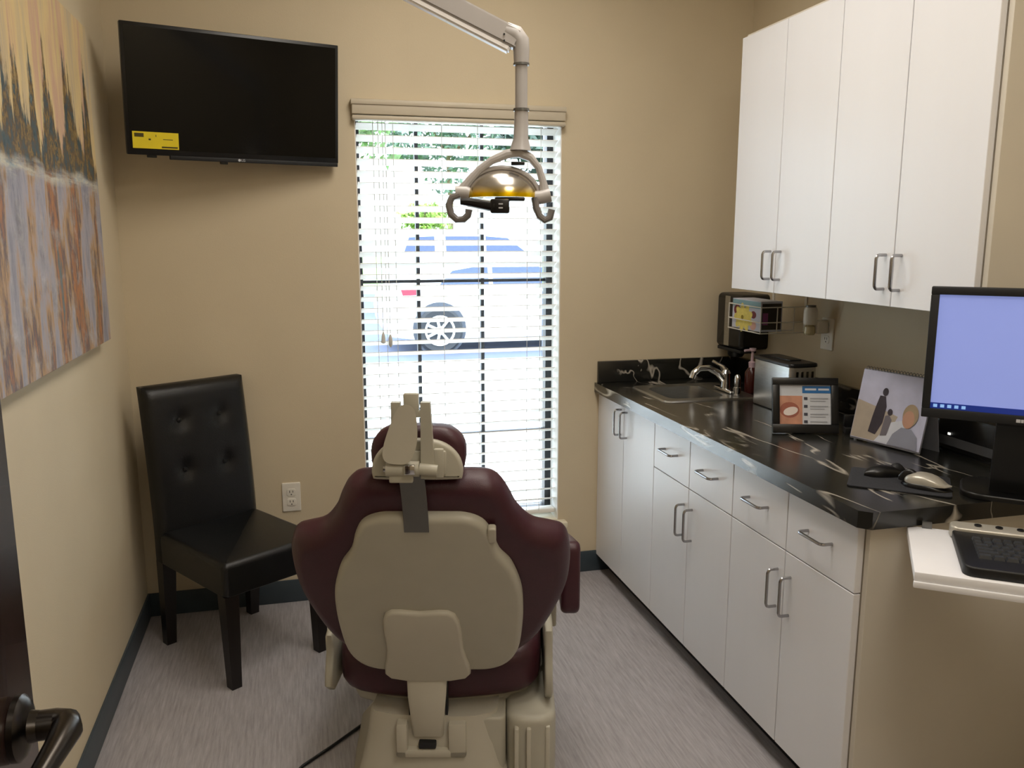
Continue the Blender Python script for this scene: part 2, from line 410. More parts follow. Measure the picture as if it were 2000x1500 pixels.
B().cyl((.345, YB + .006, 1.06), (.345, YB + .006, 1.86), .0012, 6).lathe([(.002, 0), (.008, .01), (.008, .035), (.003, .05)], (.345, YB + .006, 1.005), 10).done('pull_cord', 'cord', bl)
B().lathe([(.003, 0), (.009, .004), (.007, .03), (.002, .045)], (.318, YB + .008, 1.02), 10).cyl((.318, YB + .008, 1.06), (.318, YB + .006, 1.86), .0011, 6).done('pull_cord', 'cord', bl)

# ------------------------------------------------------------------ base cabinets
def bar_handle(a, b, out, parent, name='handle'):
    """bow pull between points a and b on the face, standing off along vector out"""
    a, b, out = Vector(a), Vector(b), Vector(out); d = (b - a).normalized(); r = .012
    pts = [a, a + out * .7] + [a + out * (1 - .3 + .3 * math.sin(R(t))) + d * (r * (1 - math.cos(R(t)))) for t in (25, 50, 75, 90)]
    pts += [b + out * (1 - .3 + .3 * math.sin(R(t))) - d * (r * (1 - math.cos(R(t)))) for t in (90, 75, 50, 25)] + [b + out * .7, b]
    return B().tube(pts, .0042, 8).done(name, 'nickel', parent)
G = .0016
def carcass(t, y0, y1, x0, x1, z0, z1, mat='carcass'):
    B().box((x0, y0 + .001, z0), (x1, y0 + .018, z1)).box((x0, y1 - .018, z0), (x1, y1 - .001, z1)).box((x0, y0 + .018, z0), (x1, y1 - .018, z0 + .018)) \
       .box((x1 - .008, y0 + .018, z0 + .018), (x1, y1 - .018, z1)).box((x0, y0 + .018, z1 - .02), (x0 + .06, y1 - .018, z1)).done('carcass', mat, t)
DZ0, DZM, DZ1 = .076, .622, .786
def door(t, y0, y1, z0, z1, x, hy, hz0, hz1):
    d = box('door', (x, y0 + G, z0), (x + .018, y1 - G, z1), 'white', t, .0012, 1)
    bar_handle((x, hy, hz0), (x, hy, hz1), (-.03, 0, 0), d)
def drawer(t, y0, y1, z0, z1, x):
    d = box('drawer', (x, y0 + G, z0), (x + .018, y1 - G, z1), 'white', t, .0012, 1)
    c = (y0 + y1) / 2 - .0; zc = (z0 + z1) / 2 + .005
    bar_handle((x, c - .048, zc), (x, c + .048, zc), (-.03, 0, 0), d)
Y0, Y1, Y2, Y3, Y4, Y5, Y6 = 3.228, 2.942, 2.655, 2.378, 2.10, 1.82, 1.54
t = thing('base_cabinet', 'white two-door base cabinet under the sink beside the window wall', 'cabinet', (XF, (Y0 + Y2) / 2, 0), group='white base cabinets', world=True)
carcass(t, Y2, Y0, XF + .0185, XR - .002, .075, .788)
door(t, Y1, Y0, DZ0, DZ1, XF, Y1 + .03, .665, .765); door(t, Y2, Y1, DZ0, DZ1, XF, Y1 - .03, .665, .765)
box('toe_kick', (XF + .06, Y2, 0), (XF + .075, Y0, .075), 'toe', t)
for ya, ym, yb, lb in ((Y4, Y3, Y2, 'white base cabinet with two drawers in the middle of the counter run'), (Y6, Y5, Y4, 'white base cabinet with two drawers at the near end of the counter')):
    t = thing('base_cabinet', lb, 'cabinet', (XF, ym, 0), group='white base cabinets', world=True)
    carcass(t, ya, yb, XF + .0185, XR - .002, .075, .788)
    for y0, y1 in ((ym, yb), (ya, ym)): drawer(t, y0, y1, DZM + .0015, DZ1, XF)
    door(t, ym, yb, DZ0, DZM - .0015, XF, ym + .03, .455, .56); door(t, ya, ym, DZ0, DZM - .0015, XF, ym - .03, .455, .56)
    box('toe_kick', (XF + .06, ya, 0), (XF + .075, yb, .075), 'toe', t)
    if ya == Y6: box('end_panel', (XF + .0185, Y6 - .016, 0), (XR - .002, Y6 - .0005, .788), 'warmlit', t, .001, 1)

# wall cabinets
UX, UZ0, UZ1 = 1.52, 1.247, 2.10
U = [2.725, 2.447, 2.167, 1.886, 1.606]
for k, lb in ((0, 'white two-door wall cabinet nearer the window'), (2, 'white two-door wall cabinet above the calendar and monitor')):
    t = thing('wall_cabinet', lb, 'cabinet', (UX, U[k + 1], UZ0), group='white wall cabinets', world=True)
    carcass(t, U[k + 2], U[k], UX + .0185, XR - .002, UZ0, UZ1)
    B().box((UX + .0185, U[k + 2] + .001, UZ1 - .001), (XR - .002, U[k] - .001, UZ1 + .012)).done('top_panel', 'warmlit', t)
    door(t, U[k + 1], U[k], UZ0, UZ1, UX, U[k + 1] + .03, UZ0 + .045, UZ0 + .135); door(t, U[k + 2], U[k + 1], UZ0, UZ1, UX, U[k + 1] - .03, UZ0 + .045, UZ0 + .135)
    if k == 2: box('end_panel', (UX + .0185, U[4] - .016, UZ0), (XR - .002, U[4] - .0005, UZ1), 'warmlit', t, .001, 1)
    else: box('end_panel', (UX + .0185, U[0] + .0005, UZ0), (XR - .002, U[0] + .012, UZ1), 'white', t, .001, 1)

# counter with sink cut-out and clipped near corner
CX, CZ0, CZ1, CE = 1.188, .79, .83, 1.502
SKX0, SKX1, SKY0, SKY1 = 1.30, 1.66, 2.755, 3.075
t = thing('countertop', 'black white-veined countertop with backsplash along the right wall', 'counter', (CX, (CE + YB) / 2, CZ0), world=True)
b = B()
b.box((CX, SKY1, CZ0), (XR - .002, YB - .002, CZ1)).box((CX, SKY0, CZ0), (SKX0, SKY1, CZ1)).box((SKX1, SKY0, CZ0), (XR - .002, SKY1, CZ1))
ch = .022
out = [(CX, SKY0), (CX, CE + ch), (CX + ch, CE), (XR - .002, CE), (XR - .002, SKY0)]
vs = [(x, y, CZ0) for x, y in out] + [(x, y, CZ1) for x, y in out]
b.poly(vs, [[0, 1, 2, 3, 4][::-1], [5, 6, 7, 8, 9]] + [[k, (k + 1) % 5, 5 + (k + 1) % 5, 5 + k] for k in range(5)])
b.done('slab', 'counter', t, smooth=False)
B().box((CX + .01, YB - .02, CZ1), (XR - .002, YB - .002, CZ1 + .09), .003).done('backsplash', 'counter', t)
B().box((XR - .02, CE + .01, CZ1), (XR - .002, YB - .02, CZ1 + .09), .003).done('backsplash', 'counter', t)

# sink and faucet
t = thing('sink', 'stainless steel drop-in sink set in the black counter', 'sink', ((SKX0 + SKX1) / 2, (SKY0 + SKY1) / 2, CZ1), world=True)
b = B(); ol = rrect(SKX0 - .012, SKY0 - .012, SKX1 + .012, SKY1 + .012, .03); il = rrect(1.335, 2.80, 1.565, 3.045, .045); il2 = rrect(1.345, 2.81, 1.555, 3.035, .05)
ol2 = rrect(SKX0 - .006, SKY0 - .006, SKX1 + .006, SKY1 + .006, .026)
rings = [[(x, y, CZ1 + .0004) for x, y in ol], [(x, y, CZ1 + .006) for x, y in ol2], [(x, y, CZ1 + .003) for x, y in il], [(x, y, CZ1 - .14) for x, y in il2]]
R_ = [[b.bm.verts.new(v) for v in r] for r in rings]
for A, C_ in zip(R_, R_[1:]):
    for k in range(len(A)): b.bm.faces.new((A[k], A[(k + 1) % len(A)], C_[(k + 1) % len(A)], C_[k]))
b.bm.faces.new(R_[-1]); b.done('basin', 'steel', t)
B().lathe([(.03, 0), (.03, .004), (.012, .002)], (1.45, 2.92, CZ1 - .14), 20).done('drain', 'chrome', t)
t = thing('faucet', 'chrome single-lever faucet arching over the sink', 'faucet', (1.612, 2.90, CZ1 + .004), world=True)
fx, fy, fz = 1.612, 2.90, CZ1 + .005
B().box((fx - .022, fy - .075, fz), (fx + .022, fy + .06, fz + .012), .006, 3).done('deck_plate', 'chrome', t)
B().lathe([(.022, 0), (.02, .03), (.018, .05), (.019, .06), (.012, .072)], (fx, fy, fz + .01), 20).done('body', 'chrome', t)
B().tube([(fx - .005, fy, fz + .04), (fx - .035, fy, fz + .072), (fx - .075, fy, fz + .093), (fx - .115, fy, fz + .092), (fx - .138, fy, fz + .075), (fx - .145, fy, fz + .055)], .012, 12, radii=[.014, .013, .012, .012, .013, .013]).done('spout', 'chrome', t)
B().tube([(fx, fy, fz + .078), (fx - .01, fy + .01, fz + .095), (fx - .045, fy + .03, fz + .115)], .006, 8, radii=[.011, .008, .006]).done('lever', 'chrome', t)
t = thing('sink_sprayer', 'slim chrome side sprayer standing right of the faucet', 'sprayer', (1.606, 2.80, fz), world=True)
B().lathe([(.015, 0), (.014, .03), (.011, .032), (.013, .06), (.009, .075), (.004, .08)], (1.606, 2.80, CZ1 + .0055), 16).done('body', 'chrome', t)

# ------------------------------------------------------------------ counter items
t = thing('towel_dispenser', 'brushed steel countertop dispenser box with black lid', 'dispenser', (1.65, 2.56, CZ1), world=True)
B().pillow(rrect(1.598, 2.44, 1.70, 2.68, .016), CZ1 + .003, CZ1 + .165, .002, lambda x, y, z: (x, y, z)).done('body', 'steel', t)
B().pillow(rrect(1.594, 2.436, 1.704, 2.684, .018), CZ1 + .1652, CZ1 + .178, .006, lambda x, y, z: (x, y, z), r0=.001).box((1.63, 2.5, CZ1 + .177), (1.675, 2.62, CZ1 + .182), .002).done('lid', 'black', t)
B().pillow(rrect(1.60, 2.442, 1.698, 2.678, .016), CZ1, CZ1 + .004, .001, lambda x, y, z: (x, y, z)).done('foot', 'black', t)
for k in range(4):
    x = 1.618 + k * .0195
    box('vent_rib', (x, 2.4385, CZ1 + .02), (x + .009, 2.4405, CZ1 + .15), 'dsteel', t, .0008, 1)
# bottles by the sink corner
t = thing('soap_bottle', 'clear pump soap bottle with pinkish top behind the sink', 'bottle', (1.70, 2.86, CZ1), world=True)
pinkm = M('pink_translucent_plastic', 'B9A0A8', .3); redm = M('red_liquid', '3A0F0B', .25); blum = M('blue_plastic', '3C3C66', .4); ambm = M('amber_label', '6E3A1C', .5)
B().lathe([(.024, 0), (.026, .01), (.026, .08), (.012, .1)], (1.70, 2.86, CZ1 + .0005), 16).done('body', redm, t)
B().lathe([(.0125, .1), (.014, .12), (.006, .125), (.005, .16), (.013, .165), (.013, .175)], (1.70, 2.86, CZ1), 16).tube([(1.70, 2.86, CZ1 + .168), (1.665, 2.86, CZ1 + .166)], .005, 8).done('pump', pinkm, t)
t = thing('spray_bottle', 'small blue-capped amber bottle between soap and steel dispenser', 'bottle', (1.738, 2.80, CZ1), world=True)
B().lathe([(.022, 0), (.024, .008), (.024, .065), (.013, .08)], (1.738, 2.80, CZ1 + .0005), 16).done('body', ambm, t)
B().lathe([(.0135, .08), (.015, .083), (.015, .115), (.012, .12)], (1.738, 2.80, CZ1), 16).done('cap', blum, t)

# framed sign
FL = Vector((1.403, 2.219, CZ1)); fr = -R(18)
t = thing('picture_frame', 'black tabletop frame holding a dental smile flyer', 'frame', FL, fr)
lean = Matrix.Rotation(-R(14), 4, 'X')
def fb(a, b_, bev=0): return B().box(a, b_, bev, rot=lean, piv=(0, 0, 0))
w, h, bz = .20, .172, .022
zo = .004
b = B()
for a, c in (((0, 0, zo), (w, .014, zo + bz + .006)), ((0, 0, zo + h - bz), (w, .014, zo + h)), ((0, 0, zo + bz + .006), (bz, .014, zo + h - bz)), ((w - bz, 0, zo + bz + .006), (w, .014, zo + h - bz))):
    b.box(a, c, .002, rot=lean, piv=(0, 0, 0))
b.done('border', 'black', t)
fb((bz - .002, .008, zo + bz), (w - bz + .002, .012, zo + h - bz + .002)).done('flyer', 'pale', t)
fl = t.children[-1]
prb = M('banner_blue', '2A6AA6', .6); skin = M('print_skin', 'C58E74', .6, var=.15, scale=30); teeth = M('print_teeth', 'E9DCD4', .6); lip = M('print_lip', 'A2604E', .6)
px0, pz0, pw, ph = bz, zo + bz + .006, w - 2 * bz, h - 2 * bz - .006
def flat(parent, name, rects, mat, y, polys=()):
    b = B()
    for (u0, v0, u1, v1) in rects: b.box((px0 + u0 * pw, y - .0004, pz0 + v0 * ph), (px0 + u1 * pw, y, pz0 + v1 * ph), rot=lean, piv=(0, 0, 0))
    for pts in polys:
        vs = [lean @ Vector((px0 + u * pw, y, pz0 + v * ph)) for u, v in pts]
        b.poly(vs, [list(range(len(vs)))])
    return b.done(name, mat, parent, smooth=False)
flat(fl, 'banner', [(.45, .79, 1, .97)], prb, .0078); flat(fl, 'photo', [(0, 0, .45, .72)], skin, .0078)
flat(fl, 'lips', [], lip, .0072, [ellipse(.2, .36, .19, .2, 20, .35)]); flat(fl, 'teeth', [], teeth, .0070, [ellipse(.22, .33, .15, .1, 20, .45)])
flat(fl, 'banner_lettering', [(.5, .86, .72, .91), (.76, .86, .97, .91)], MT['pale'], .0072)
flat(fl, 'bullet', [(.48, .62, .55, .69), (.48, .42, .55, .49), (.48, .22, .55, .29), (.48, .03, .55, .1)], M('print_dark', '40414C', .6), .0076)
flat(fl, 'text_line', [(.6, .64, .95, .67), (.6, .58, .9, .60), (.6, .44, .95, .47), (.6, .38, .88, .40), (.6, .24, .95, .27), (.6, .18, .9, .2), (.6, .05, .93, .08)], M('print_grey', '9C9EA4', .6), .0076)
B().poly([(.08, .085, .0005), (.12, .085, .0005), (.12, .045, .12), (.08, .045, .12), (.08, .089, .0005), (.12, .089, .0005), (.12, .049, .12), (.08, .049, .12)], [[0, 1, 2, 3], [4, 5, 6, 7], [0, 1, 5, 4], [1, 2, 6, 5], [2, 3, 7, 6], [3, 0, 4, 7]]).done('easel_back', 'black', t, smooth=False)

# small card and black card box behind
t = thing('card_holder', 'small black card holder between framed flyer and calendar', 'card holder', (1.655, 2.17, CZ1), R(-25))
B().box((-.03, -.02, .0005), (.03, .02, .02), .002).box((-.03, .004, .02), (.03, .02, .055), .002).done('holder', 'black', t)
cardm = M('business_card', 'D6DCE6', .6)
tag(box('business_card', (1.628, 2.10, CZ1 + .001), (1.63, 2.155, CZ1 + .042), cardm, None, rot=Matrix.Rotation(R(-30), 4, 'Z')), 'small white card standing at the left of the calendar', 'card')

# tent calendar
A0 = Vector((1.599, 2.113, CZ1)); ca = math.atan2(-.224, .057)
t = thing('desk_calendar', 'spiral tent desk calendar with a beach family photo', 'calendar', A0, ca)
cw, chh, dp = .232, .208, .085
lf = math.atan2(.045, chh)
def cal(u, v, off=0):   # front leaf: u along, v up the leaf (0..1)
    return Vector((u * cw, v * .045 - off * math.cos(lf), .004 + v * chh + off * math.sin(lf)))
def leaf(parent, name, pts, mat, off, thick=0):
    b = B(); vs = [cal(u, v, off) for u, v in pts]
    n_ = len(vs)
    if thick:
        vs2 = [cal(u, v, off - thick) for u, v in pts]
        b.poly(vs + vs2, [list(range(n_)), list(range(n_, 2 * n_))[::-1]] + [[k, (k + 1) % n_, n_ + (k + 1) % n_, n_ + k] for k in range(n_)])
    else: b.poly(vs, [list(range(n_))])
    return b.done(name, mat, parent, smooth=False)
bk = M('calendar_board', '8E9098', .7)
B().poly([(0, .045, .212), (cw, .045, .212), (cw, dp, .0), (0, dp, .0), (0, .0475, .212), (cw, .0475, .212), (cw, dp + .0025, 0), (0, dp + .0025, 0)],
         [[0, 1, 2, 3], [4, 5, 6, 7], [0, 1, 5, 4], [1, 2, 6, 5], [2, 3, 7, 6], [3, 0, 4, 7]]).done('back_board', bk, t)
leaf(t, 'front_board', [(0, 0), (1, 0), (1, 1), (0, 1)], bk, 0, .002)
pg = leaf(t, 'photo_page', [(.005, .02), (.995, .02), (.995, .985), (.005, .985)], M('photo_sky', 'B9BBD2', .45, var=.12, scale=14), .003, .0025)
leaf(pg, 'photo_sand', [(.01, .03), (.5, .03), (.62, .42), (.3, .5), (.01, .56)], M('photo_sand_tone', 'ABA092', .5, var=.1), .0034)
leaf(pg, 'photo_surf', [(.36, .03), (.75, .03), (.8, .42), (.55, .33)], M('photo_surf_tone', 'C9CDD8', .5), .0037)
dk = M('photo_dark_coat', '3B3640', .5, var=.2); fac = M('photo_face', 'B58C76', .5); hai = M('photo_hair', '9C8A70', .5, var=.2); shi = M('photo_grey_shirt', '8C8F9E', .5)
leaf(pg, 'photo_figure', [(.25, .14), (.36, .12), (.43, .3), (.44, .52), (.40, .66), (.32, .66), (.29, .5), (.27, .35)], dk, .0042)
leaf(pg, 'photo_figure', ellipse(.385, .72, .04, .055), dk, .0042)
leaf(pg, 'photo_child', [(.43, .12), (.52, .14), (.55, .36), (.5, .42), (.45, .4)], M('photo_child_coat', '6E6A72', .5), .0044)
leaf(pg, 'photo_child', ellipse(.505, .46, .035, .045), dk, .0044)
leaf(pg, 'photo_shirt', [(.55, .03), (.96, .03), (.93, .2), (.84, .29), (.7, .29), (.6, .18)], shi, .0046)
leaf(pg, 'photo_hair', ellipse(.79, .47, .105, .15), hai, .0050); leaf(pg, 'photo_face', ellipse(.775, .41, .08, .12), fac, .0054)
b = B()
for k in range(22):
    u = .04 + k * .0438
    b.tube([Vector((u * cw, .047, .213)) + Vector((0, .006 * math.cos(a), .006 * math.sin(a))) for a in [j * 2 * math.pi / 8 for j in range(9)]], .0009, 5)
b.done('spiral', 'greybar', t)

# slim computer behind the calendar
t = thing('desktop_computer', 'slim black desktop computer lying behind the calendar', 'computer', (1.79, 1.80, CZ1), world=True)
B().box((1.765, 1.66, CZ1 + .008), (1.822, 1.95, CZ1 + .11), .004).box((1.77, 1.68, CZ1 + .0005), (1.78, 1.93, CZ1 + .009)).box((1.805, 1.68, CZ1 + .0005), (1.815, 1.93, CZ1 + .009)).done('case', 'black', t)
box('front_strip', (1.7635, 1.67, CZ1 + .02), (1.7655, 1.94, CZ1 + .045), M('grey_strip', '4A4C50', .5), t)
box('power_light', (1.762, 1.90, CZ1 + .05), (1.7648, 1.908, CZ1 + .056), emis('power_led', 'F4F4EC', 1.2), t)

# monitor
ML = Vector((1.352, 1.548, 0)); mr_ = R(-43); MW, MZ0, MZ1 = .405, 1.030, 1.322
cmr = Vector((math.cos(mr_), math.sin(mr_), 0))
t = thing('computer_monitor', 'black computer monitor showing a plain lavender-blue desktop', 'monitor', (ML.x + .5 * MW * cmr.x, ML.y + .5 * MW * cmr.y, CZ1), mr_)
mz = lambda z: z - CZ1
hw = MW / 2; bz = .017
b = B()
for a, c in (((-hw, 0, mz(MZ0)), (hw, .03, mz(MZ0) + .021)), ((-hw, 0, mz(MZ1) - bz), (hw, .03, mz(MZ1))), ((-hw, 0, mz(MZ0) + .021), (-hw + bz, .03, mz(MZ1) - bz)), ((hw - bz, 0, mz(MZ0) + .021), (hw, .03, mz(MZ1) - bz))): b.box(a, c, .002)
b.done('bezel', 'blackm', t)
scr = box('screen', (-hw + bz, .006, mz(MZ0) + .021), (hw - bz, .012, mz(MZ1) - bz), emis('lit_screen', '8796D8', .5), t)
tb = box('taskbar', (-hw + bz, .0052, mz(MZ0) + .021), (hw - bz, .0058, mz(MZ0) + .034), emis('lit_taskbar', '182C78', .5), scr)
b = B()
for k in range(5): b.box((-hw + bz + .006 + k * .014, .0044, mz(MZ0) + .024), (-hw + bz + .014 + k * .014, .005, mz(MZ0) + .031))
b.done('taskbar_icon', emis('lit_icons', '7FA6D8', .7), scr)
B().box((-hw + .02, .03, mz(MZ0) + .02), (hw - .02, .052, mz(MZ1) - .02), .01, 3).done('back_cover', 'blackm', t)
b = B()
for k, wd in enumerate((.008, .005, .006, .003, .006, .005)): b.box((.0 - .018 + k * .009, -.0006, mz(MZ0) + .006), (-.018 + k * .009 + wd, .0002, mz(MZ0) + .013))
b.done('brand_lettering', 'pale', t)
B().poly([(x, y, z) for x in (-.05, .05) for y, z in ((.13, .01), (.17, .01), (.078, mz(MZ0) + .13), (.045, mz(MZ0) + .13), (.045, mz(MZ0) + .03), (.085, mz(MZ0) - .02))], [[0, 1, 2, 3, 4, 5], [6, 7, 8, 9, 10, 11]] + [[k, (k + 1) % 6, 6 + (k + 1) % 6, 6 + k] for k in range(6)]).done('neck', 'black', t, smooth=False)
B().pillow(rrect(-.11, .085, .11, .255, .05), .0005, .014, .006, lambda x, y, z: (x, y, z), r0=.001).done('base', 'black', t)

# mouse pad, mouse, dark handset
pr = R(-40)
t = thing('mouse_pad', 'dark grey cloth mouse pad near the counter corner', 'mouse pad', (1.425, 1.685, CZ1), pr)
B().pillow(rrect(-.115, -.09, .115, .09, .012), .0004, .004, .001, lambda x, y, z: (x, y, z)).done('mat', 'pad', t)
def hump(b, L_, W_, H_, z0, f, n=9, m=14):
    rings = []
    for i in range(n + 1):
        u = -1 + 2 * i / n; wv = max(.02, math.sqrt(max(0, 1 - abs(u) ** 2.6))); hh = H_ * max(.05, (1 - abs(u + .15) ** 2.2) if abs(u + .15) < 1 else .05)
        hh = max(.15 * H_, hh)
        ring = [f(u * L_ / 2, -W_ / 2 * wv, z0)]
        for k in range(m + 1):
            a = math.pi - math.pi * k / m; ring.append(f(u * L_ / 2, W_ / 2 * wv * math.cos(a), z0 + .2 * hh + .8 * hh * math.sin(a) ** .7))
        ring.append(f(u * L_ / 2, W_ / 2 * wv, z0)); rings.append([b.bm.verts.new(v) for v in ring])
    for A, C_ in zip(rings, rings[1:]):
        for k in range(len(A) - 1): b.bm.faces.new((A[k], A[k + 1], C_[k + 1], C_[k]))
        b.bm.faces.new((A[-1], A[0], C_[0], C_[-1]))
    b.bm.faces.new(rings[0]); b.bm.faces.new(rings[-1])
    return b
t = thing('computer_mouse', 'silver and black computer mouse on the mouse pad', 'mouse', (1.45, 1.62, CZ1 + .0045), R(-52))
hump(B(), .115, .062, .018, 0, lambda x, y, z: (x, y, z)).done('lower_body', 'black', t)
hump(B(), .108, .056, .026, .010, lambda x, y, z: (x, y, z)).done('top_shell', 'silver', t)
hump(B(), .06, .018, .031, .009, lambda x, y, z: (x - .035, y, z)).done('scroll_strip', 'black', t)
t = thing('remote_handset', 'small black handset lying on the far side of the mouse pad', 'handset', (1.43, 1.738, CZ1 + .0045), R(-8))
hump(B(), .12, .05, .026, 0, lambda x, y, z: (x, y, z)).done('body', 'black', t)
hump(B(), .05, .03, .026, .004, lambda x, y, z: (x + .03, y, z)).done('grip', 'blackm', t)

# keyboard tray and keyboard, swung out from the counter end
KO = Vector((1.142, 1.288, .767)); kr = math.atan2(-.6, .8)
t = thing('keyboard_tray', 'white keyboard tray swung out under the counter end', 'tray', KO, kr)
B().box((0, 0, 0), (.62, .288, .02), .003).done('board', 'tray', t)
B().box((.0, -.004, -.012), (.62, 0.006, .001), .002).done('front_lip', 'tray', t)
B().box((.03, .278, .02), (.05, .288, .034), .001).done('clip', 'greybar', t)
B().box((.27, .12, -.02), (.37, .33, 0), .002).done('arm_bracket', 'greybar', t)
KX, KY = .085, .012
t = thing('keyboard', 'black keyboard with silver button strip on the white tray', 'keyboard', KO + Matrix.Rotation(kr, 3, 'Z') @ Vector((KX, KY, .0205)), kr)
B().pillow(rrect(0, 0, .455, .25, .02), 0, .02, .005, lambda x, y, z: (x, y, z), r0=.001).done('body', 'keybody', t)
B().pillow(rrect(-.004, .212, .459, .262, .018), .004, .028, .006, lambda x, y, z: (x, y, z), r0=.002).done('button_strip', 'silver', t)
for k in range(9):
    B().lathe([(.007, 0), (.0075, .003), (.006, .004)], (.05 + k * .04, .238, .0275), 12).done('media_button', 'black', t) if k == 0 else None
mb = [o for o in t.children if o.name.startswith('media_button')][0]
for k in range(1, 9): share(mb, 'media_button', t, (k * .04, 0, 0))
def keycap(w_, d_): 
    b = B(); x, y, i = w_ / 2, d_ / 2, .0025
    b.poly([(-x, -y, 0), (x, -y, 0), (x, y, 0), (-x, y, 0), (-x + i, -y + i, .007), (x - i, -y + i, .007), (x - i, y - i, .007), (-x + i, y - i, .007)],
           [[0, 1, 2, 3], [4, 5, 6, 7], [0, 1, 5, 4], [1, 2, 6, 5], [2, 3, 7, 6], [3, 0, 4, 7]])
    return b
protos = {}
def key(x, y, w_):
    if w_ not in protos:
        o = keycap(w_ - .002, .0165).done('key', 'key', t, smooth=False); protos[w_] = o; o.location = (x + w_ / 2, y, .0195)
    else: share(protos[w_], 'key', t, (x + w_ / 2, y, .0195))
rows = [(.062, [.026, .022, .024, .12, .024, .022, .026]), (.082, [.042] + [.019] * 10 + [.044]), (.102, [.034] + [.019] * 11 + [.036]), (.122, [.028] + [.019] * 12 + [.024]), (.142, [.019] * 13 + [.036]), (.166, [.019] * 14)]
for y, ws in rows:
    x = .03
    for w_ in ws: key(x, y, w_); x += w_
for y in (.062, .082, .102, .122, .142):
    for k in range(5): key(.33 + k * .0195, y, .019)
# ------------------------------------------------------------------ right wall items
t = thing('hand_towel_dispenser', 'black wall-mounted dispenser with silver stripe in the corner by the sink', 'dispenser', (XR, 3.09, .97), world=True)
B().pillow(rrect(2.99, .975, 3.2, 1.2, .02), 1.72, XR - .001, .001, lambda u, v, w: (w, u, v), r0=.02).done('housing', 'black', t)
box('stripe', (1.7185, 3.085, .985), (1.7215, 3.125, 1.19), 'steel', t, .001, 1)
B().lathe([(.028, 0), (.034, .01), (.036, .035)], (1.765, 3.1, .938), 16).done('nozzle', 'black', t)
box('push_bar', (1.726, 3.0, .962), (1.80, 3.19, .976), 'blackm', t, .003)
# wire rack with a glove box
t = thing('wire_rack', 'white wire rack on the right wall under the wall cabinet', 'rack', (XR, 2.85, 1.08), world=True)
rx0, rx1, ry0, ry1, rz0, rz1 = 1.652, XR - .004, 2.735, 2.972, 1.076, 1.19
b = B(); q = .0022
for z in (rz0, rz0 + .04, rz1 - .018):
    b.tube([(rx1, ry0, z), (rx0, ry0, z), (rx0, ry1, z), (rx1, ry1, z)], q, 6)
b.done('hoop_wire', 'vane', t)
b = B()
for y in (ry0, ry1): b.tube([(rx0, y, rz1 - .018), (rx0, y, rz0), (rx1, y, rz0)], q, 6)
for y in (ry0 + .08, ry0 + .16): b.tube([(rx0, y, rz0), (rx1, y, rz0)], q, 6)
for x in (1.72, 1.79):
    for y in (ry0, ry1): b.tube([(x, y, rz0), (x, y, rz1 - .018)], q, 6)
b.done('cross_wire', 'vane', t)
B().box((XR - .004, ry0, rz0), (XR - .001, ry0 + .015, rz1 + .02)).box((XR - .004, ry1 - .015, rz0), (XR - .001, ry1, rz1 + .02)).done('wall_plate', 'vane', t)
t = thing('tissue_box', 'pale blue tissue box with yellow flower print in the wire rack', 'box', (1.70, 2.85, rz0 + .004), world=True)
bodym = M('tissue_card', 'BFC4D4', .6, var=.05)
bo = B().box((1.66, 2.75, rz0 + .004), (1.75, 2.958, 1.193), .001, 1).done('carton', bodym, t)
def onface(name, pts, mat, off):
    B().poly([(1.66 - off, y, z) for y, z in pts], [list(range(len(pts)))]).done(name, mat, bo, smooth=False)
yel = M('print_yellow_petal', 'D8C96A', .6, var=.12, scale=60); yel2 = M('print_flower_eye', '8A7A1E', .6); mar2 = M('print_maroon_leaf', '6E2A32', .6); teal = M('print_teal', '7FA3AE', .6); pnk = M('print_pink', 'CFA296', .6)
onface('print_band', [(2.752, 1.165), (2.956, 1.165), (2.956, 1.19), (2.752, 1.19)], teal, .0006)
onface('print_leaf', ellipse(2.92, 1.15, .025, .02), mar2, .0008); onface('print_leaf', ellipse(2.80, 1.14, .02, .014), mar2, .0008)
onface('print_leaf', ellipse(2.80, 1.10, .022, .018), pnk, .0008)
b = B()
for k in range(9):
    a = k * 2 * math.pi / 9; b.poly([(1.66 - .001 - k * .00004, y, z) for y, z in ellipse(2.872 + .036 * math.cos(a), 1.124 + .023 * math.sin(a), .034, .017, 14, a)], [list(range(14))])
b.done('print_flower', yel, bo, smooth=False)
onface('print_flower_eye', ellipse(2.878, 1.125, .010, .008), yel2, .0018)
B().poly([(1.665, 2.7495, rz0 + .012), (1.745, 2.7495, rz0 + .012), (1.745, 2.7495, 1.185), (1.665, 2.7495, 1.185)], [[0, 1, 2, 3]]).done('side_opening', 'slot', bo, smooth=False)
B().poly([(1.668, 2.7488, rz0 + .03), (1.69, 2.7488, rz0 + .03), (1.69, 2.7488, 1.15), (1.668, 2.7488, 1.15)], [[0, 1, 2, 3]]).done('print_stripe', M('print_magenta', '8E4A86', .6), bo, smooth=False)

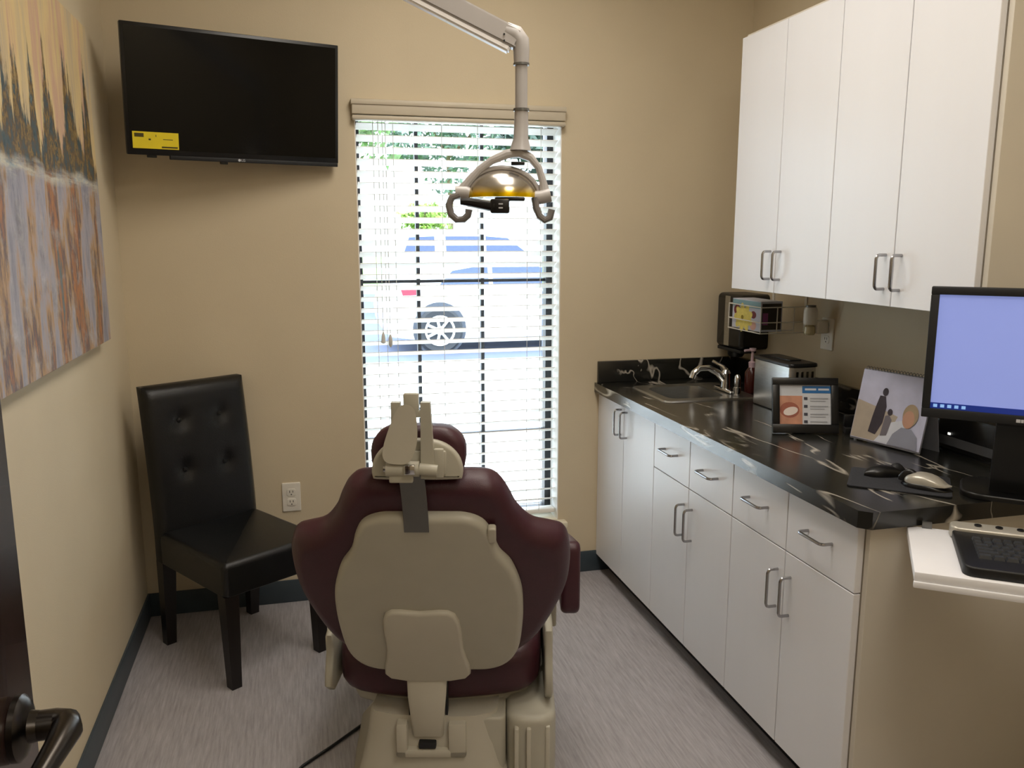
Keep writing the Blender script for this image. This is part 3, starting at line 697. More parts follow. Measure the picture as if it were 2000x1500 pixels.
def outlet(t, f, hw=.035, hh=.0575):
    B().pillow(rrect(-hw, -hh, hw, hh, .004), .0003, .006, .003, f, r0=.0005).done('cover_plate', 'outlet', t)
    for s in (-1, 1):
        B().pillow(rrect(-.017, s * .0195 - .0145, .017, s * .0195 + .0145, .008), .0055, .0085, .001, f, r0=.0002).done('receptacle', 'outlet', t)
        b = B()
        for dx in (-.006, .006): b.pillow([(dx - .0012, s * .0195 - .001), (dx + .0012, s * .0195 - .001), (dx + .0012, s * .0195 + .008), (dx - .0012, s * .0195 + .008)], .0084, .0088, 0, f, r0=0)
        b.pillow(ellipse(0, s * .0195 - .008, .0025, .0025, 10), .0084, .0088, 0, f, r0=0).done('slot', 'slot', t)
t = thing('wall_outlet', 'white duplex wall outlet on the back wall right of the black chair', 'outlet', (-.055, YB, .432))
outlet(t, lambda u, v, w: (u, -w, v))
t = thing('wall_outlet', 'white outlet above the counter holding a plug-in freshener', 'outlet', (XR, 2.60, 1.085))
outlet(t, lambda u, v, w: (-w, u, v))
t = thing('air_freshener', 'white plug-in air freshener in the outlet above the counter', 'air freshener', (XR - .01, 2.61, 1.10), world=True)
wx = XR - .009
B().box((wx - .045, 2.585, 1.088), (wx, 2.635, 1.135), .006, 3).done('plug_body', 'outlet', t)
B().lathe([(.022, 0), (.024, .006), (.024, .05), (.02, .062)], (wx - .06, 2.612, 1.12), 18).done('warmer', 'outlet', t)
B().lathe([(.018, 0), (.018, .008)], (wx - .06, 2.612, 1.181), 16).done('vent_cap', 'greybar', t)
B().lathe([(.016, 0), (.02, .006), (.018, .03), (.010, .036)], (wx - .06, 2.612, 1.083), 16).done('oil_bottle', M('pale_oil', 'C9BE98', .2), t)

# ------------------------------------------------------------------ television on the back wall
TP = Vector((-.51, 2.99, 1.692)); ta = math.atan2(.19, .675); TW, TH = .703, .402
t = thing('television', 'black flat-screen television mounted high in the corner, yellow sticker at its lower left', 'television', TP, ta)
B().box((0, 0, 0), (TW, .03, TH), .003).done('cabinet', 'black', t)
t.rotation_euler = (R(6), 0, ta)
scr = box('screen', (.011, -.0012, .018), (TW - .011, .0008, TH - .011), 'screen', t)
st = box('sticker', (.018, -.0022, .0205), (.158, -.0014, .073), 'yellow', t)
for x0, z0, x1, z1 in ((.024, .056, .052, .068), (.066, .047, .073, .052), (.088, .058, .09, .065), (.105, .024, .154, .029), (.11, .05, .14, .052)): box('sticker_print', (x0, -.0027, z0), (x1, -.0022, z1), 'ink', st)
B().box((.13, -.001, -.012), (TW - .002, .024, .002), .002).done('lower_strip', 'blackm', t)
B().box((.29, .004, -.02), (.315, .02, -.011), .002).done('sensor', 'black', t)
B().box((.06, .006, -.008), (.09, .02, .001), .002).done('foot_mount', 'black', t)
b = B()
b.lathe([(.0045, 0), (.0045, .0006)], (.352, -.0022, -.004), 14, 'Y').box((.359, -.002, -.008), (.3602, -.0012, 0)).box((.359, -.002, -.008), (.363, -.0012, -.007)) \
 .box((.365, -.002, -.008), (.3662, -.0012, 0)).box((.365, -.002, -.008), (.371, -.0012, -.007)).box((.365, -.002, -.001), (.371, -.0012, 0)).box((.370, -.002, -.008), (.371, -.0012, -.004)).box((.368, -.002, -.0045), (.371, -.0012, -.0037))
b.done('logo', 'pale', t)
B().box((.2, .03, .06), (.5, .055, .34), .008).done('rear_housing', 'blackm', t)
inv_t = (Matrix.Translation(TP) @ Matrix.Rotation(ta, 4, 'Z') @ Matrix.Rotation(R(6), 4, 'X')).inverted()
wl = lambda x, y, z: inv_t @ Vector((x, y, z))
b = B(); b.tube([wl(-.10, YB - .015, 1.90), wl(-.19, 3.16, 1.90), wl(-.165, 3.135, 1.90)], .018, 8)
b.done('swing_arm', 'blackm', t)
B().box((-.09, -.012, -.1), (.09, 0, .1), .002).bm.free()
bb = B().box((-.19, YB - .016, 1.80), (-.02, YB - .001, 2.0), .002); bb.bm.transform(inv_t); bb.done('wall_plate', 'blackm', t)

# ------------------------------------------------------------------ painting on the left wall
t = thing('canvas_painting', 'large unframed abstract skyline painting on the left wall', 'painting', (XL, 2.25, 1.09), world=True)
PY0, PY1, PZ0, PZ1 = 1.66, 2.79, 1.118, 2.03
box('stretcher', (XL + .001, PY0 + .004, PZ0 + .004), (XL + .03, PY1 - .004, PZ1 - .004), 'cream', t)
box('canvas', (XL + .0302, PY0, PZ0), (XL + .036, PY1, PZ1), 'paint', t, .001, 1)

# ------------------------------------------------------------------ black parsons chair in the corner
t = thing('dining_chair', 'black leatherette high-back chair with button tufting in the corner', 'chair', (-.244, 2.907, 0), R(33.4))
# local: faces -y
def backcurve(z):     # front surface y of backrest at height z
    k = max(0, (z - .42) / .5); return .158 + .03 * k + .022 * k * k
bk_ = B(); nz_, nx_ = 28, 24; HWB = .188
btn = [(-.075, .80), (.075, .80), (-.075, .625), (.075, .625)]
def front(x, z):
    y = backcurve(z)
    e = min(1, (HWB - abs(x)) / .03, (.925 - z) / .03); y += .018 * (1 - math.sqrt(max(0, 1 - (1 - max(0, e)) ** 2)))
    y -= .006 * math.cos(x / HWB * math.pi / 2)
    for bx, bz_ in btn:
        d = math.hypot(x - bx, z - bz_); y += .016 * math.exp(-(d / .026) ** 2)
    return y
rows_ = []
for j in range(nz_ + 1):
    z = .30 + (.925 - .30) * j / nz_; rows_.append([bk_.bm.verts.new((-HWB + 2 * HWB * i / nx_, front(-HWB + 2 * HWB * i / nx_, z), z)) for i in range(nx_ + 1)])
back_rows = []
for j in range(nz_ + 1):
    z = .30 + (.925 - .30) * j / nz_; back_rows.append([bk_.bm.verts.new((-HWB + 2 * HWB * i / nx_, backcurve(z) + .052, z)) for i in range(nx_ + 1)])
for A in (rows_, back_rows):
    for j in range(nz_):
        for i in range(nx_): bk_.bm.faces.new((A[j][i], A[j][i + 1], A[j + 1][i + 1], A[j + 1][i]))
for j in range(nz_):
    for i in (0, nx_): bk_.bm.faces.new((rows_[j][i], rows_[j + 1][i], back_rows[j + 1][i], back_rows[j][i]))
for j in (0, nz_):
    for i in range(nx_): bk_.bm.faces.new((rows_[j][i], rows_[j][i + 1], back_rows[j][i + 1], back_rows[j][i]))
br = bk_.done('backrest', 'leather', t, angle=50)
for bx, bz_ in btn:
    B().lathe([(.001, -.006), (.008, -.0045), (.0105, 0), (.0105, .004)], (bx, front(bx, bz_) - .002, bz_), 14, 'Y').done('tuft_button', 'leather', br)
B().pillow(rrect(-.19, -.262, .19, .175, .02), .315, .425, .022, lambda x, y, z: (x, y, z + (.008 * (1 - (x / .19) ** 2) if z > .40 else 0)), r0=.004, n=5).done('seat', 'leather', t)
for sx, sy, ex, ey in ((-.165, -.235, 0, -.005), (.165, -.235, 0, -.005), (-.165, .185, 0, .02), (.165, .185, 0, .02)):
    b = B(); w1, w2 = .024, .017
    b.poly([(sx + ex - w2, sy + ey - w2, 0), (sx + ex + w2, sy + ey - w2, 0), (sx + ex + w2, sy + ey + w2, 0), (sx + ex - w2, sy + ey + w2, 0), (sx - w1, sy - w1, .316), (sx + w1, sy - w1, .316), (sx + w1, sy + w1, .316), (sx - w1, sy + w1, .316)],
           [[0, 1, 2, 3], [4, 5, 6, 7], [0, 1, 5, 4], [1, 2, 6, 5], [2, 3, 7, 6], [3, 0, 4, 7]])
    b.done('leg', 'legwood', t, smooth=False)

# ------------------------------------------------------------------ dental chair (local +y = the way it faces)
t = thing('dental_chair', 'maroon and beige dental chair seen from behind', 'dental chair', (.375, 2.175, 0), R(-14.45))
UPV = Vector((0, -.25, .56)).normalized(); NB = Vector((0, -.56, -.25)).normalized()   # NB: out of the rear face, towards the viewer
BO = Vector((0, -.30, .38))
def onback(u, s, w): return BO + Vector((1, 0, 0)) * u + UPV * s + NB * w
XC = -.005
half = [(.09, .0), (.16, .012), (.205, .052), (.25, .118), (.285, .185), (.31, .25), (.318, .31), (.316, .37), (.302, .415), (.27, .440), (.228, .463), (.196, .505), (.178, .548), (.16, .580), (.135, .598), (.08, .602)]
half = [(x, s + .028 * max(0, 1 - s / .12)) for x, s in half]
outl = [(x + XC, s) for x, s in half] + [(-x + XC, s) for x, s in half[::-1]]
# back cushion: wings curl forward, so depth follows |u|
def cush(u, s, w):
    k = max(0, abs(u - XC) - .20) / .12
    return onback(u, s, w - .035 * k * k)
B().pillow(smooth_poly(outl, 4), -.075, .012, .035, cush, n=6).done('backrest_cushion', 'maroon', t, angle=60)
hs = [(.07, .004), (.135, .008), (.178, .04), (.203, .105), (.212, .19), (.213, .26), (.207, .32), (.187, .385), (.160, .43), (.145, .48), (.125, .515), (.09, .532), (.045, .534)]
hs = [(x, s + .030 * max(0, 1 - s / .12)) for x, s in hs]
so = [(x - .008, s) for x, s in hs] + [(-x - .008, s) for x, s in hs[::-1]]
sh = B().pillow(smooth_poly(so, 4), .006, .036, .016, onback, n=5, r0=.001).done('back_shell', 'beige', t, angle=60)
ri = [(x * .93 - .008, s * .95 + .012) for x, s in hs]; 
B().pillow(smooth_poly([(-.112, .02), (.068, .02), (.066, .12), (.05, .245), (-.03, .252), (-.108, .247), (-.113, .12)], 4), .03, .048, .008, onback, r0=.001).done('back_bracket', 'beige2', t, angle=60)
B().box((.15, -.43, .60), (.165, -.40, .64), .003).bm.free()
B().pillow(rrect(.128, .462, .146, .505, .006), .02, .036, .004, onback, r0=.001).done('recline_button', 'beige2', t)
# link arm from bracket to base
b = B(); ws = [(.375, -.345, .048), (.33, -.352, .046), (.29, -.35, .042), (.25, -.342, .040), (.215, -.332, .038)]
rl = []
for z, y, hwid in ws: rl.append([b.bm.verts.new((XC - .022 + sx * hwid, y + sy_, z)) for sx, sy_ in ((-1, .05), (-1, .006), (-.82, 0), (.82, 0), (1, .006), (1, .05))])
for A, C_ in zip(rl, rl[1:]):
    for k in range(6): b.bm.faces.new((A[k], A[(k + 1) % 6], C_[(k + 1) % 6], C_[k]))
b.bm.faces.new(rl[0]); b.bm.faces.new(rl[-1]); b.done('link_arm', 'beige2', t, angle=50)
B().box((XC - .07, -.318, .2), (XC + .026, -.29, .375)).box((XC - .045, -.345, .190), (XC - .002, -.31, .205), .003).done('link_pocket', 'toe', t)
# headrest
HC = -.013; HYB = -.555
hp = [(.06, .945), (.088, .95), (.098, .985), (.092, 1.02), (.066, 1.043), (.03, 1.048)]
ho = [(x + HC, z) for x, z in hp] + [(-x + HC, z) for x, z in hp[::-1]]
B().pillow(smooth_poly(ho, 4), 0, .07, .025, lambda u, v, w: (u, HYB + w, v), n=5, r0=.02).done('headrest_cushion', 'maroon', t, angle=60)
hd = [(.07, .942), (.092, .95), (.088, .985), (.066, 1.012), (.03, 1.026)]
hdo = [(x + HC, z) for x, z in hd] + [(-x + HC, z) for x, z in hd[::-1]]
hb = B().pillow(smooth_poly(hdo, 4), 0, .016, .001, lambda u, v, w: (u, HYB - .014 + w, v), n=4, r0=.008).done('headrest_plate', 'beige', t, angle=60)
B().box((HC - .055, HYB - .022, .955), (HC + .06, HYB - .012, 1.005), .004).box((HC + .035, HYB - .026, .95), (HC + .055, HYB - .012, 1.01), .003).done('headrest_frame', 'beige', t)
for x0, x1, z0 in ((-.061, -.042, .99), (-.002, .017, .95)):
    b = B(); b.poly([(x0 - (.0 if x0 < -.03 else .002), HYB - .03, z0), (x1 + (.0 if x0 < -.03 else .008), HYB - .03, z0), (x1, HYB - .03, 1.106), (x0, HYB - .03, 1.106), (x0 - (.0 if x0 < -.03 else .002), HYB - .012, z0), (x1 + (.0 if x0 < -.03 else .008), HYB - .012, z0), (x1, HYB - .012, 1.106), (x0, HYB - .012, 1.106)],
           [[0, 1, 2, 3], [4, 5, 6, 7], [0, 1, 5, 4], [1, 2, 6, 5], [2, 3, 7, 6], [3, 0, 4, 7]]); b.done('headrest_post', 'beige', t, smooth=False)
B().box((-.061, HYB - .029, 1.076), (.017, HYB - .014, 1.09), .002).box((-.036, HYB - .03, 1.076), (-.006, HYB - .014, 1.124), .003).done('headrest_crossbar', 'beige', t)
pd = [(-.038, 1.097), (-.056, 1.059), (-.069, 1.018), (-.068, .997), (-.049, .992), (-.027, .996), (-.014, 1.03), (-.013, 1.071), (-.019, 1.097)]
B().pillow(smooth_poly(pd[::-1], 4) if False else smooth_poly(list(reversed(pd)), 4), 0, .012, .001, lambda u, v, w: (u, HYB - .052 + w, v), n=4, r0=.006).done('headrest_lever', 'beige2', t, angle=60)
B().tube([(-.072, HYB - .035, .972), (-.006, HYB - .035, .972)], .016, 14).tube([(-.006, HYB - .035, .972), (.03, HYB - .035, .968)], .012, 14).done('headrest_pivot', 'beige', t)
B().tube([(-.073, HYB - .035, .972), (-.078, HYB - .035, .972)], .006, 10).done('pivot_screw', 'chrome', t)
B().box((-.035, HYB - .056, .965), (-.012, HYB - .045, .985), .003).done('pivot_latch', 'chrome', t)
B().box((-.066, HYB - .045, .945), (-.018, HYB - .03, .962), .003).done('pivot_clamp', 'beige', t)
bar = B(); bp = [Vector((-.025, HYB - .03, .965)), Vector((-.023, HYB - .012, .93)), onback(-.022, .575, .022), onback(-.02, .53, .036), onback(-.02, .50, .040)]
vs = []
for p in bp:
    for dx in (-.026, .026): vs.append(p + Vector((dx, 0, 0)))
vs2 = [v + NB * -.004 for v in vs]
n_ = len(bp); bar.poly(vs + vs2, [[2 * k, 2 * k + 1, 2 * k + 3, 2 * k + 2] for k in range(n_ - 1)] + [[2 * n_ + 2 * k, 2 * n_ + 2 * k + 1, 2 * n_ + 2 * k + 3, 2 * n_ + 2 * k + 2] for k in range(n_ - 1)] +
         [[2 * k + e, 2 * k + 2 + e, 2 * n_ + 2 * k + 2 + e, 2 * n_ + 2 * k + e] for k in range(n_ - 1) for e in (0, 1)] + [[0, 1, 2 * n_ + 1, 2 * n_], [2 * n_ - 2, 2 * n_ - 1, 4 * n_ - 1, 4 * n_ - 2]])
bar.done('headrest_bar', 'greybar', t, angle=50)
# seat, legrest
so_ = smooth_poly([(-.235, -.245), (-.08, -.275), (.08, -.275), (.235, -.245), (.262, -.1), (.265, .25), (.22, .42), (-.22, .42), (-.265, .25), (-.262, -.1)], 4)
B().pillow(so_, .272, .395, .035, lambda x, y, z: (x + XC, y, z + .02 * (y / .4 if y > 0 else 0) + .018 * (x / .25) ** 2 * (1 if y < 0 else .3)), n=5).done('seat_cushion', 'maroon', t, angle=60)
lg = smooth_poly([(-.2, 0), (.2, 0), (.2, .38), (.14, .46), (-.14, .46), (-.2, .38)], 4)
B().pillow(lg, 0, .08, .03, lambda x, y, z: (x + XC, .41 + y * .8, .30 - y * .45 + z), n=4).done('leg_rest', 'maroon', t, angle=60)
B().pillow(smooth_poly([(-.22, -.19), (.22, -.19), (.24, .3), (-.24, .3)], 4), .225, .276, .004, lambda x, y, z: (x + XC, y, z), r0=.03).done('seat_pan', 'beige', t, angle=60)
for s in (-1, 1):
    b = B(); xo = XC + s * .278
    pts = [(-.235, .285), (.22, .285), (.25, .36), (.2, .44), (-.2, .45), (-.24, .39)]
    if s > 0: pts = [(-.235, .262), (.22, .285), (.25, .36), (.2, .44), (-.2, .46), (-.24, .40)]
    b.pillow(smooth_poly(pts, 3), 0, .02, .006, lambda u, v, w, xo=xo: (xo - .01 + w, u, v), r0=.006); b.done('side_panel', 'beige', t, angle=60)
# armrest, swung up beside the right wing, on its post
B().pillow(rrect(-.25, .49, .10, .69, .03), .302, .35, .014, lambda u, v, w: (w, u, v if v < .6 else v - .30 * (u + .25)), r0=.014).done('armrest', 'maroon', t, angle=60)
B().box((.285, -.04, .36), (.303, .03, .53), .006).done('armrest_post', 'beige', t)
# base: pedestal, column cover, floor plate
pc = smooth_poly([(-.16, -.30), (0, -.325), (.13, -.31), (.155, -.2), (.16, .18), (-.16, .18), (-.165, -.2)], 3)
def taper(x, y, z):
    k = 1 + .28 * max(0, (.26 - z) / .26); return ((x - XC) * k + XC, y if y > -.2 else y - .03 * (k - 1), z)
b = B(); lev = [(.0, 1.42), (.02, 1.42), (.06, 1.24), (.13, 1.12), (.20, 1.03), (.265, .98)]
rg = [[b.bm.verts.new((p.x * k + XC, (p.y + .02) * (1 + (k - 1) * .35) - .02, z)) for p in pc] for z, k in lev]
for A, C_ in zip(rg, rg[1:]):
    for k in range(len(A)): b.bm.faces.new((A[k], A[(k + 1) % len(A)], C_[(k + 1) % len(A)], C_[k]))
b.bm.faces.new(rg[0]); b.bm.faces.new(rg[-1]); b.done('pedestal', 'beige2', t, angle=50)
B().box((XC - .10, -.345, .165), (XC - .072, -.28, .255), .006).box((XC + .028, -.345, .165), (XC + .072, -.28, .255), .006).box((XC - .10, -.345, .165), (XC + .072, -.28, .187), .006).done('link_cup', 'beige2', t)
B().pillow(rrect(.165, -.322, .29, .12, .045), .0, .258, .018, lambda x, y, z: (x, y, z), r0=.002).done('junction_cover', 'beige', t, angle=60)
for x in (.185, .215, .262): B().box((x, -.334 + (.012 if x > .25 else 0), .03), (x + .012, -.30, .235), .004).done('cover_rib', 'beige2', t)
B().pillow(rrect(.072, -.315, .164, .15, .02), .06, .255, .008, lambda x, y, z: (x, y, z), r0=.01).done('column_cover', 'beige', t, angle=60)
B().pillow(rrect(-.24, -.42, .27, .45, .06), .0005, .03, .012, lambda x, y, z: (x, y, z), r0=.001).done('floor_plate', 'beige', t, angle=60)
# cable from chair to floor
cb = B().tube([(.235, 2.375, .012), (.20, 2.365, .006), (.13, 2.29, .005), (.04, 2.205, .005), (-.04, 2.135, .005), (-.12, 2.02, .005), (-.16, 1.9, .005)], .0045, 8).done('power_cable', 'black')
tag(cb, 'black cable running over the floor left of the dental chair', 'cable')

# ------------------------------------------------------------------ dental light on its ceiling arm (local x = across, y = away)
MT['griphandle'] = M('lamp_grip_grey', '7C7876', .4)
LD = 2.05; fh = Vector((math.sin(R(14.45)), math.cos(R(14.45)), 0)); LO = fh * LD
t = thing('dental_light', 'grey dental operatory light hanging on an articulated arm', 'lamp', (LO.x, LO.y, 1.52), R(-14.45))
Z = 1.52
P2 = lambda x, z, y=0: Vector((x, y, z - Z))
B().tube([P2(.02, 1.632), P2(.021, 1.66), P2(.022, 1.70), P2(.022, 1.722)], .017, 16, radii=[.026, .0175, .0165, .016]).done('stem_sleeve', 'lampgrey', t)
B().tube([P2(.022, 1.722), P2(.022, 1.728)], .019, 16).tube([P2(.022, 1.825), P2(.022, 1.830)], .019, 16).done('collar', 'greybar', t)
B().tube([P2(.022, 1.728), P2(.022, 1.826)], .0145, 16).done('drop_tube', 'lampgrey', t)
# elbow and sloped box arm, leading up-left to a ceiling post
E0 = P2(.022, 1.87); dirv = Vector((-1, .0, .49)).normalized(); nv = Vector((.49, 0, 1)).normalized()
E1 = E0 + dirv * .82
def obar(a, c, w0, h0, w1, h1):
    b = B(); vs = []
    for p, w_, h_ in ((a, w0, h0), (c, w1, h1)):
        for sw, sh_ in ((-1, -1), (1, -1), (1, 1), (-1, 1)): vs.append(p + Vector((0, 1, 0)) * sw * w_ + nv * sh_ * h_)
    b.poly(vs, [[0, 1, 2, 3], [4, 5, 6, 7], [0, 1, 5, 4], [1, 2, 6, 5], [2, 3, 7, 6], [3, 0, 4, 7]])
    bmesh.ops.bevel(b.bm, geom=b.bm.edges[:], offset=.004, segments=2, affect='EDGES'); return b
obar(E0 + dirv * .01 + nv * .006, E1 + nv * .006, .019, .022, .019, .024).done('spring_arm', 'lampgrey', t)
obar(E0 + dirv * .02 - nv * .022, E1 - nv * .022, .017, .008, .017, .0085).done('arm_underside', 'lampstrip', t)
B().tube([P2(.022, 1.83), P2(.022, 1.858), P2(.020, 1.878), P2(.008, 1.893), P2(-.015, 1.902)], .019, 14, radii=[.0175, .019, .021, .022, .02]).done('elbow', 'lampgrey', t)
for k in range(2): B().tube([P2(-.018 , 1.876 + k * .014, -.0225), P2(-.018, 1.876 + k * .014, -.0195)], .0022, 8).done('set_screw', 'blackm', t)
B().tube([E1 + Vector((0, 0, -.04)), E1 + Vector((0, 0, .05))], .03, 16).done('shoulder_joint', 'lampgrey', t)
B().tube([E1 + Vector((0, 0, .05)), Vector((E1.x, E1.y, CEIL - Z - .02))], .02, 16).done('ceiling_post', 'lampgrey', t)
B().tube([Vector((E1.x, E1.y, CEIL - Z - .022)), Vector((E1.x, E1.y, CEIL - Z))], .08, 24).done('ceiling_flange', 'lampgrey', t)
# yoke
B().tube([P2(-.121, 1.538), P2(-.105, 1.558), P2(-.08, 1.586), P2(-.049, 1.609), P2(-.012, 1.624), P2(.018, 1.628), P2(.045, 1.615), P2(.064, 1.592), P2(.074, 1.56), P2(.079, 1.53)], .0085, 10, radii=[.013, .011, .009, .009, .011, .013, .010, .008, .009, .014]).done('yoke', 'lampgrey', t)
box('yoke_switch', P2(-.002, 1.598, -.012), P2(.03, 1.606, .008), 'black', t, .002)
# reflector dome and its hood band
DC = -.024; 
def dome(r0, r1, z0, y0=0):
    b = B(); rings = []; n, m = 10, 28
    for j in range(n + 1):
        a = math.pi / 2 * j / n
        rings.append([b.bm.verts.new(P2(DC + r0 * math.cos(a) * math.cos(k * 2 * math.pi / m), z0 + r1 * math.sin(a), y0 + .075 * math.cos(a) * math.sin(k * 2 * math.pi / m))) for k in range(m)] if j < n else [b.bm.verts.new(P2(DC, z0 + r1, y0))])
    for j in range(n - 1):
        for k in range(m): b.bm.faces.new((rings[j][k], rings[j][(k + 1) % m], rings[j + 1][(k + 1) % m], rings[j + 1][k]))
    for k in range(m): b.bm.faces.new((rings[n - 1][k], rings[n - 1][(k + 1) % m], rings[n][0]))
    b.bm.faces.new(rings[0][::-1]); return b
def reflector():
    m = bpy.data.materials.new('gold_sheen_reflector'); nt, N, L, b = nodes(m)
    tc = N.new('ShaderNodeTexCoord'); sp = N.new('ShaderNodeSeparateXYZ'); L.new(tc.outputs['Generated'], sp.inputs[0])
    r = N.new('ShaderNodeValToRGB'); e = r.color_ramp.elements; e[0].position = .12; e[0].color = rgb('D8B400'); e[1].position = .4; e[1].color = rgb('C4BDB2')  # gold reflection near the rim painted into the polished dome's colour
    L.new(sp.outputs[2], r.inputs[0]); L.new(r.outputs[0], b.inputs['Base Color']); b.inputs['Metallic'].default_value = .9; b.inputs['Roughness'].default_value = .22
    return m
dome(.084, .064, 1.522).done('reflector', reflector(), t, angle=60)
b = B()
b.tube([P2(DC + .090 * math.cos(R(a)), 1.522 + .070 * math.sin(R(a)), .01) for a in range(-8, 189, 14)], .007, 10, flat=1.5).done('hood_band', 'lampgrey', t)
B().tube([P2(-.135, 1.533, -.01), P2(-.11, 1.533, -.01), P2(-.098, 1.528, -.01)], .016, 12).tube([P2(.05, 1.522, -.01), P2(.066, 1.522, -.01), P2(.092, 1.528, -.01)], .016, 12).done('pivot_knob', 'lampgrey', t)
B().pillow(rrect(DC - .078, -.05, DC + .082, .06, .03), 1.517 - Z, 1.521 - Z, .001, lambda x, y, z: (x, y, z)).done('lens_cover', 'glass', t)
# D handles
B().tube([P2(-.125, 1.528, -.02), P2(-.143, 1.522, -.02), P2(-.151, 1.505, -.02), P2(-.146, 1.483, -.02), P2(-.132, 1.470, -.02), P2(-.116, 1.471, -.02), P2(-.105, 1.481, -.02), P2(-.103, 1.494, -.02)], .0085, 10).done('grip_handle', 'griphandle', t)
B().tube([P2(.054, 1.522, -.02), P2(.058, 1.498, -.02), P2(.066, 1.478, -.02), P2(.078, 1.469, -.02), P2(.09, 1.474, -.02), P2(.095, 1.494, -.02)], .0085, 10).done('grip_handle', 'griphandle', t)
B().tube([P2(-.12, 1.510, -.075), P2(-.10, 1.509, -.075), P2(-.05, 1.5, -.075), P2(-.04, 1.5, -.075)], .008, 10, radii=[.007, .010, .012, .015]).box(P2(-.05, 1.483, -.088), P2(-.006, 1.516, -.062), .004).box(P2(-.04, 1.512, -.07), P2(.03, 1.521, -.05), .003).done('bulb_shield', 'black', t)
box('shield_print', P2(-.031, 1.503, -.0886), P2(-.021, 1.506, -.0880), 'pale', t); box('shield_print', P2(-.031, 1.494, -.0886), P2(-.021, 1.497, -.0880), 'pale', t)

# ------------------------------------------------------------------ door leaf, open along the left
DXF, DYE = -.303, .955
t = bpy.data.objects.new('door_1', None); COL.objects.link(t); t['kind'] = 'structure'; t.location = (DXF, .09, 0); INV[t] = Matrix.Translation((DXF, .09, 0)).inverted()
box('door_leaf', (DXF - .044, .09, .008), (DXF, DYE, 2.045), 'wood', t, .002)
hy, hz = DYE - .062, .926
lv = B(); lv.lathe([(.034, 0), (.034, .006), (.028, .011), (.017, .014), (.0155, .022)], (DXF + .0003, hy, hz), 24, 'X').done('rosette', 'handle', t)
B().tube([(DXF + .012, hy, hz), (DXF + .038, hy, hz), (DXF + .048, hy - .004, hz), (DXF + .052, hy - .016, hz), (DXF + .05, hy - .05, hz), (DXF + .044, hy - .11, hz - .002)], .0125, 14, radii=[.0155, .0155, .016, .0155, .013, .010]).done('lever', 'handle', t)
box('latch_plate', (DXF - .034, DYE, hz - .028), (DXF - .012, DYE + .0015, hz + .028), 'nickel', t)
for z in (.25, 1.05, 1.85): B().cyl((DXF + .006, .088, z - .045), (DXF + .006, .088, z + .045), .006, 10).done('hinge', 'nickel', t)

# ------------------------------------------------------------------ outside: parking lot
GZ = -.262
asph = M('sunlit_asphalt', '525A70', .9, var=.08, scale=2); grassm = M('grass', '7FA85A', .9, var=.25, scale=30); conc = M('pale_concrete', 'DAD8D2', .9, var=.05)
MT['carwhite'] = M('white_car_paint', 'F1F2F5', .25, var=.01, coat=.5); MT['carsilver'] = M('pale_blue_car_paint', 'C6D4E6', .25, var=.01, coat=.5)
MT['carglass'] = M('tinted_car_glass', '33415F', .08, var=.1); MT['tyre'] = M('tyre_rubber', '26292D', .8); MT['rim'] = M('alloy_rim', 'D8DADD', .3, .5); MT['tail'] = M('tail_lamp', 'B8142E', .25); MT['cartrim'] = M('car_dark_trim', '343A44', .6)
def gplane(name, x0, y0, x1, y1, z, mat, th=.1):
    o = B().box((x0, y0, z - th), (x1, y1, z)).done(name, mat); o['kind'] = 'structure'; return o
gplane('ground_lot', -40, YB + .17, 60, 25.5, GZ, asph)
gplane('ground_lawn', -40, 25.5, 60, 90, GZ + .06, grassm, .16)
gplane('kerb', -40, 25.2, 60, 25.5, GZ + .12, conc, .2)
gplane('ground_walk', -40, YB + .17, 60, 5.6, GZ + .05, conc, .1)
gplane('ground_apron', -40, 5.6, 60, 11.3, GZ + .004, conc, .05)
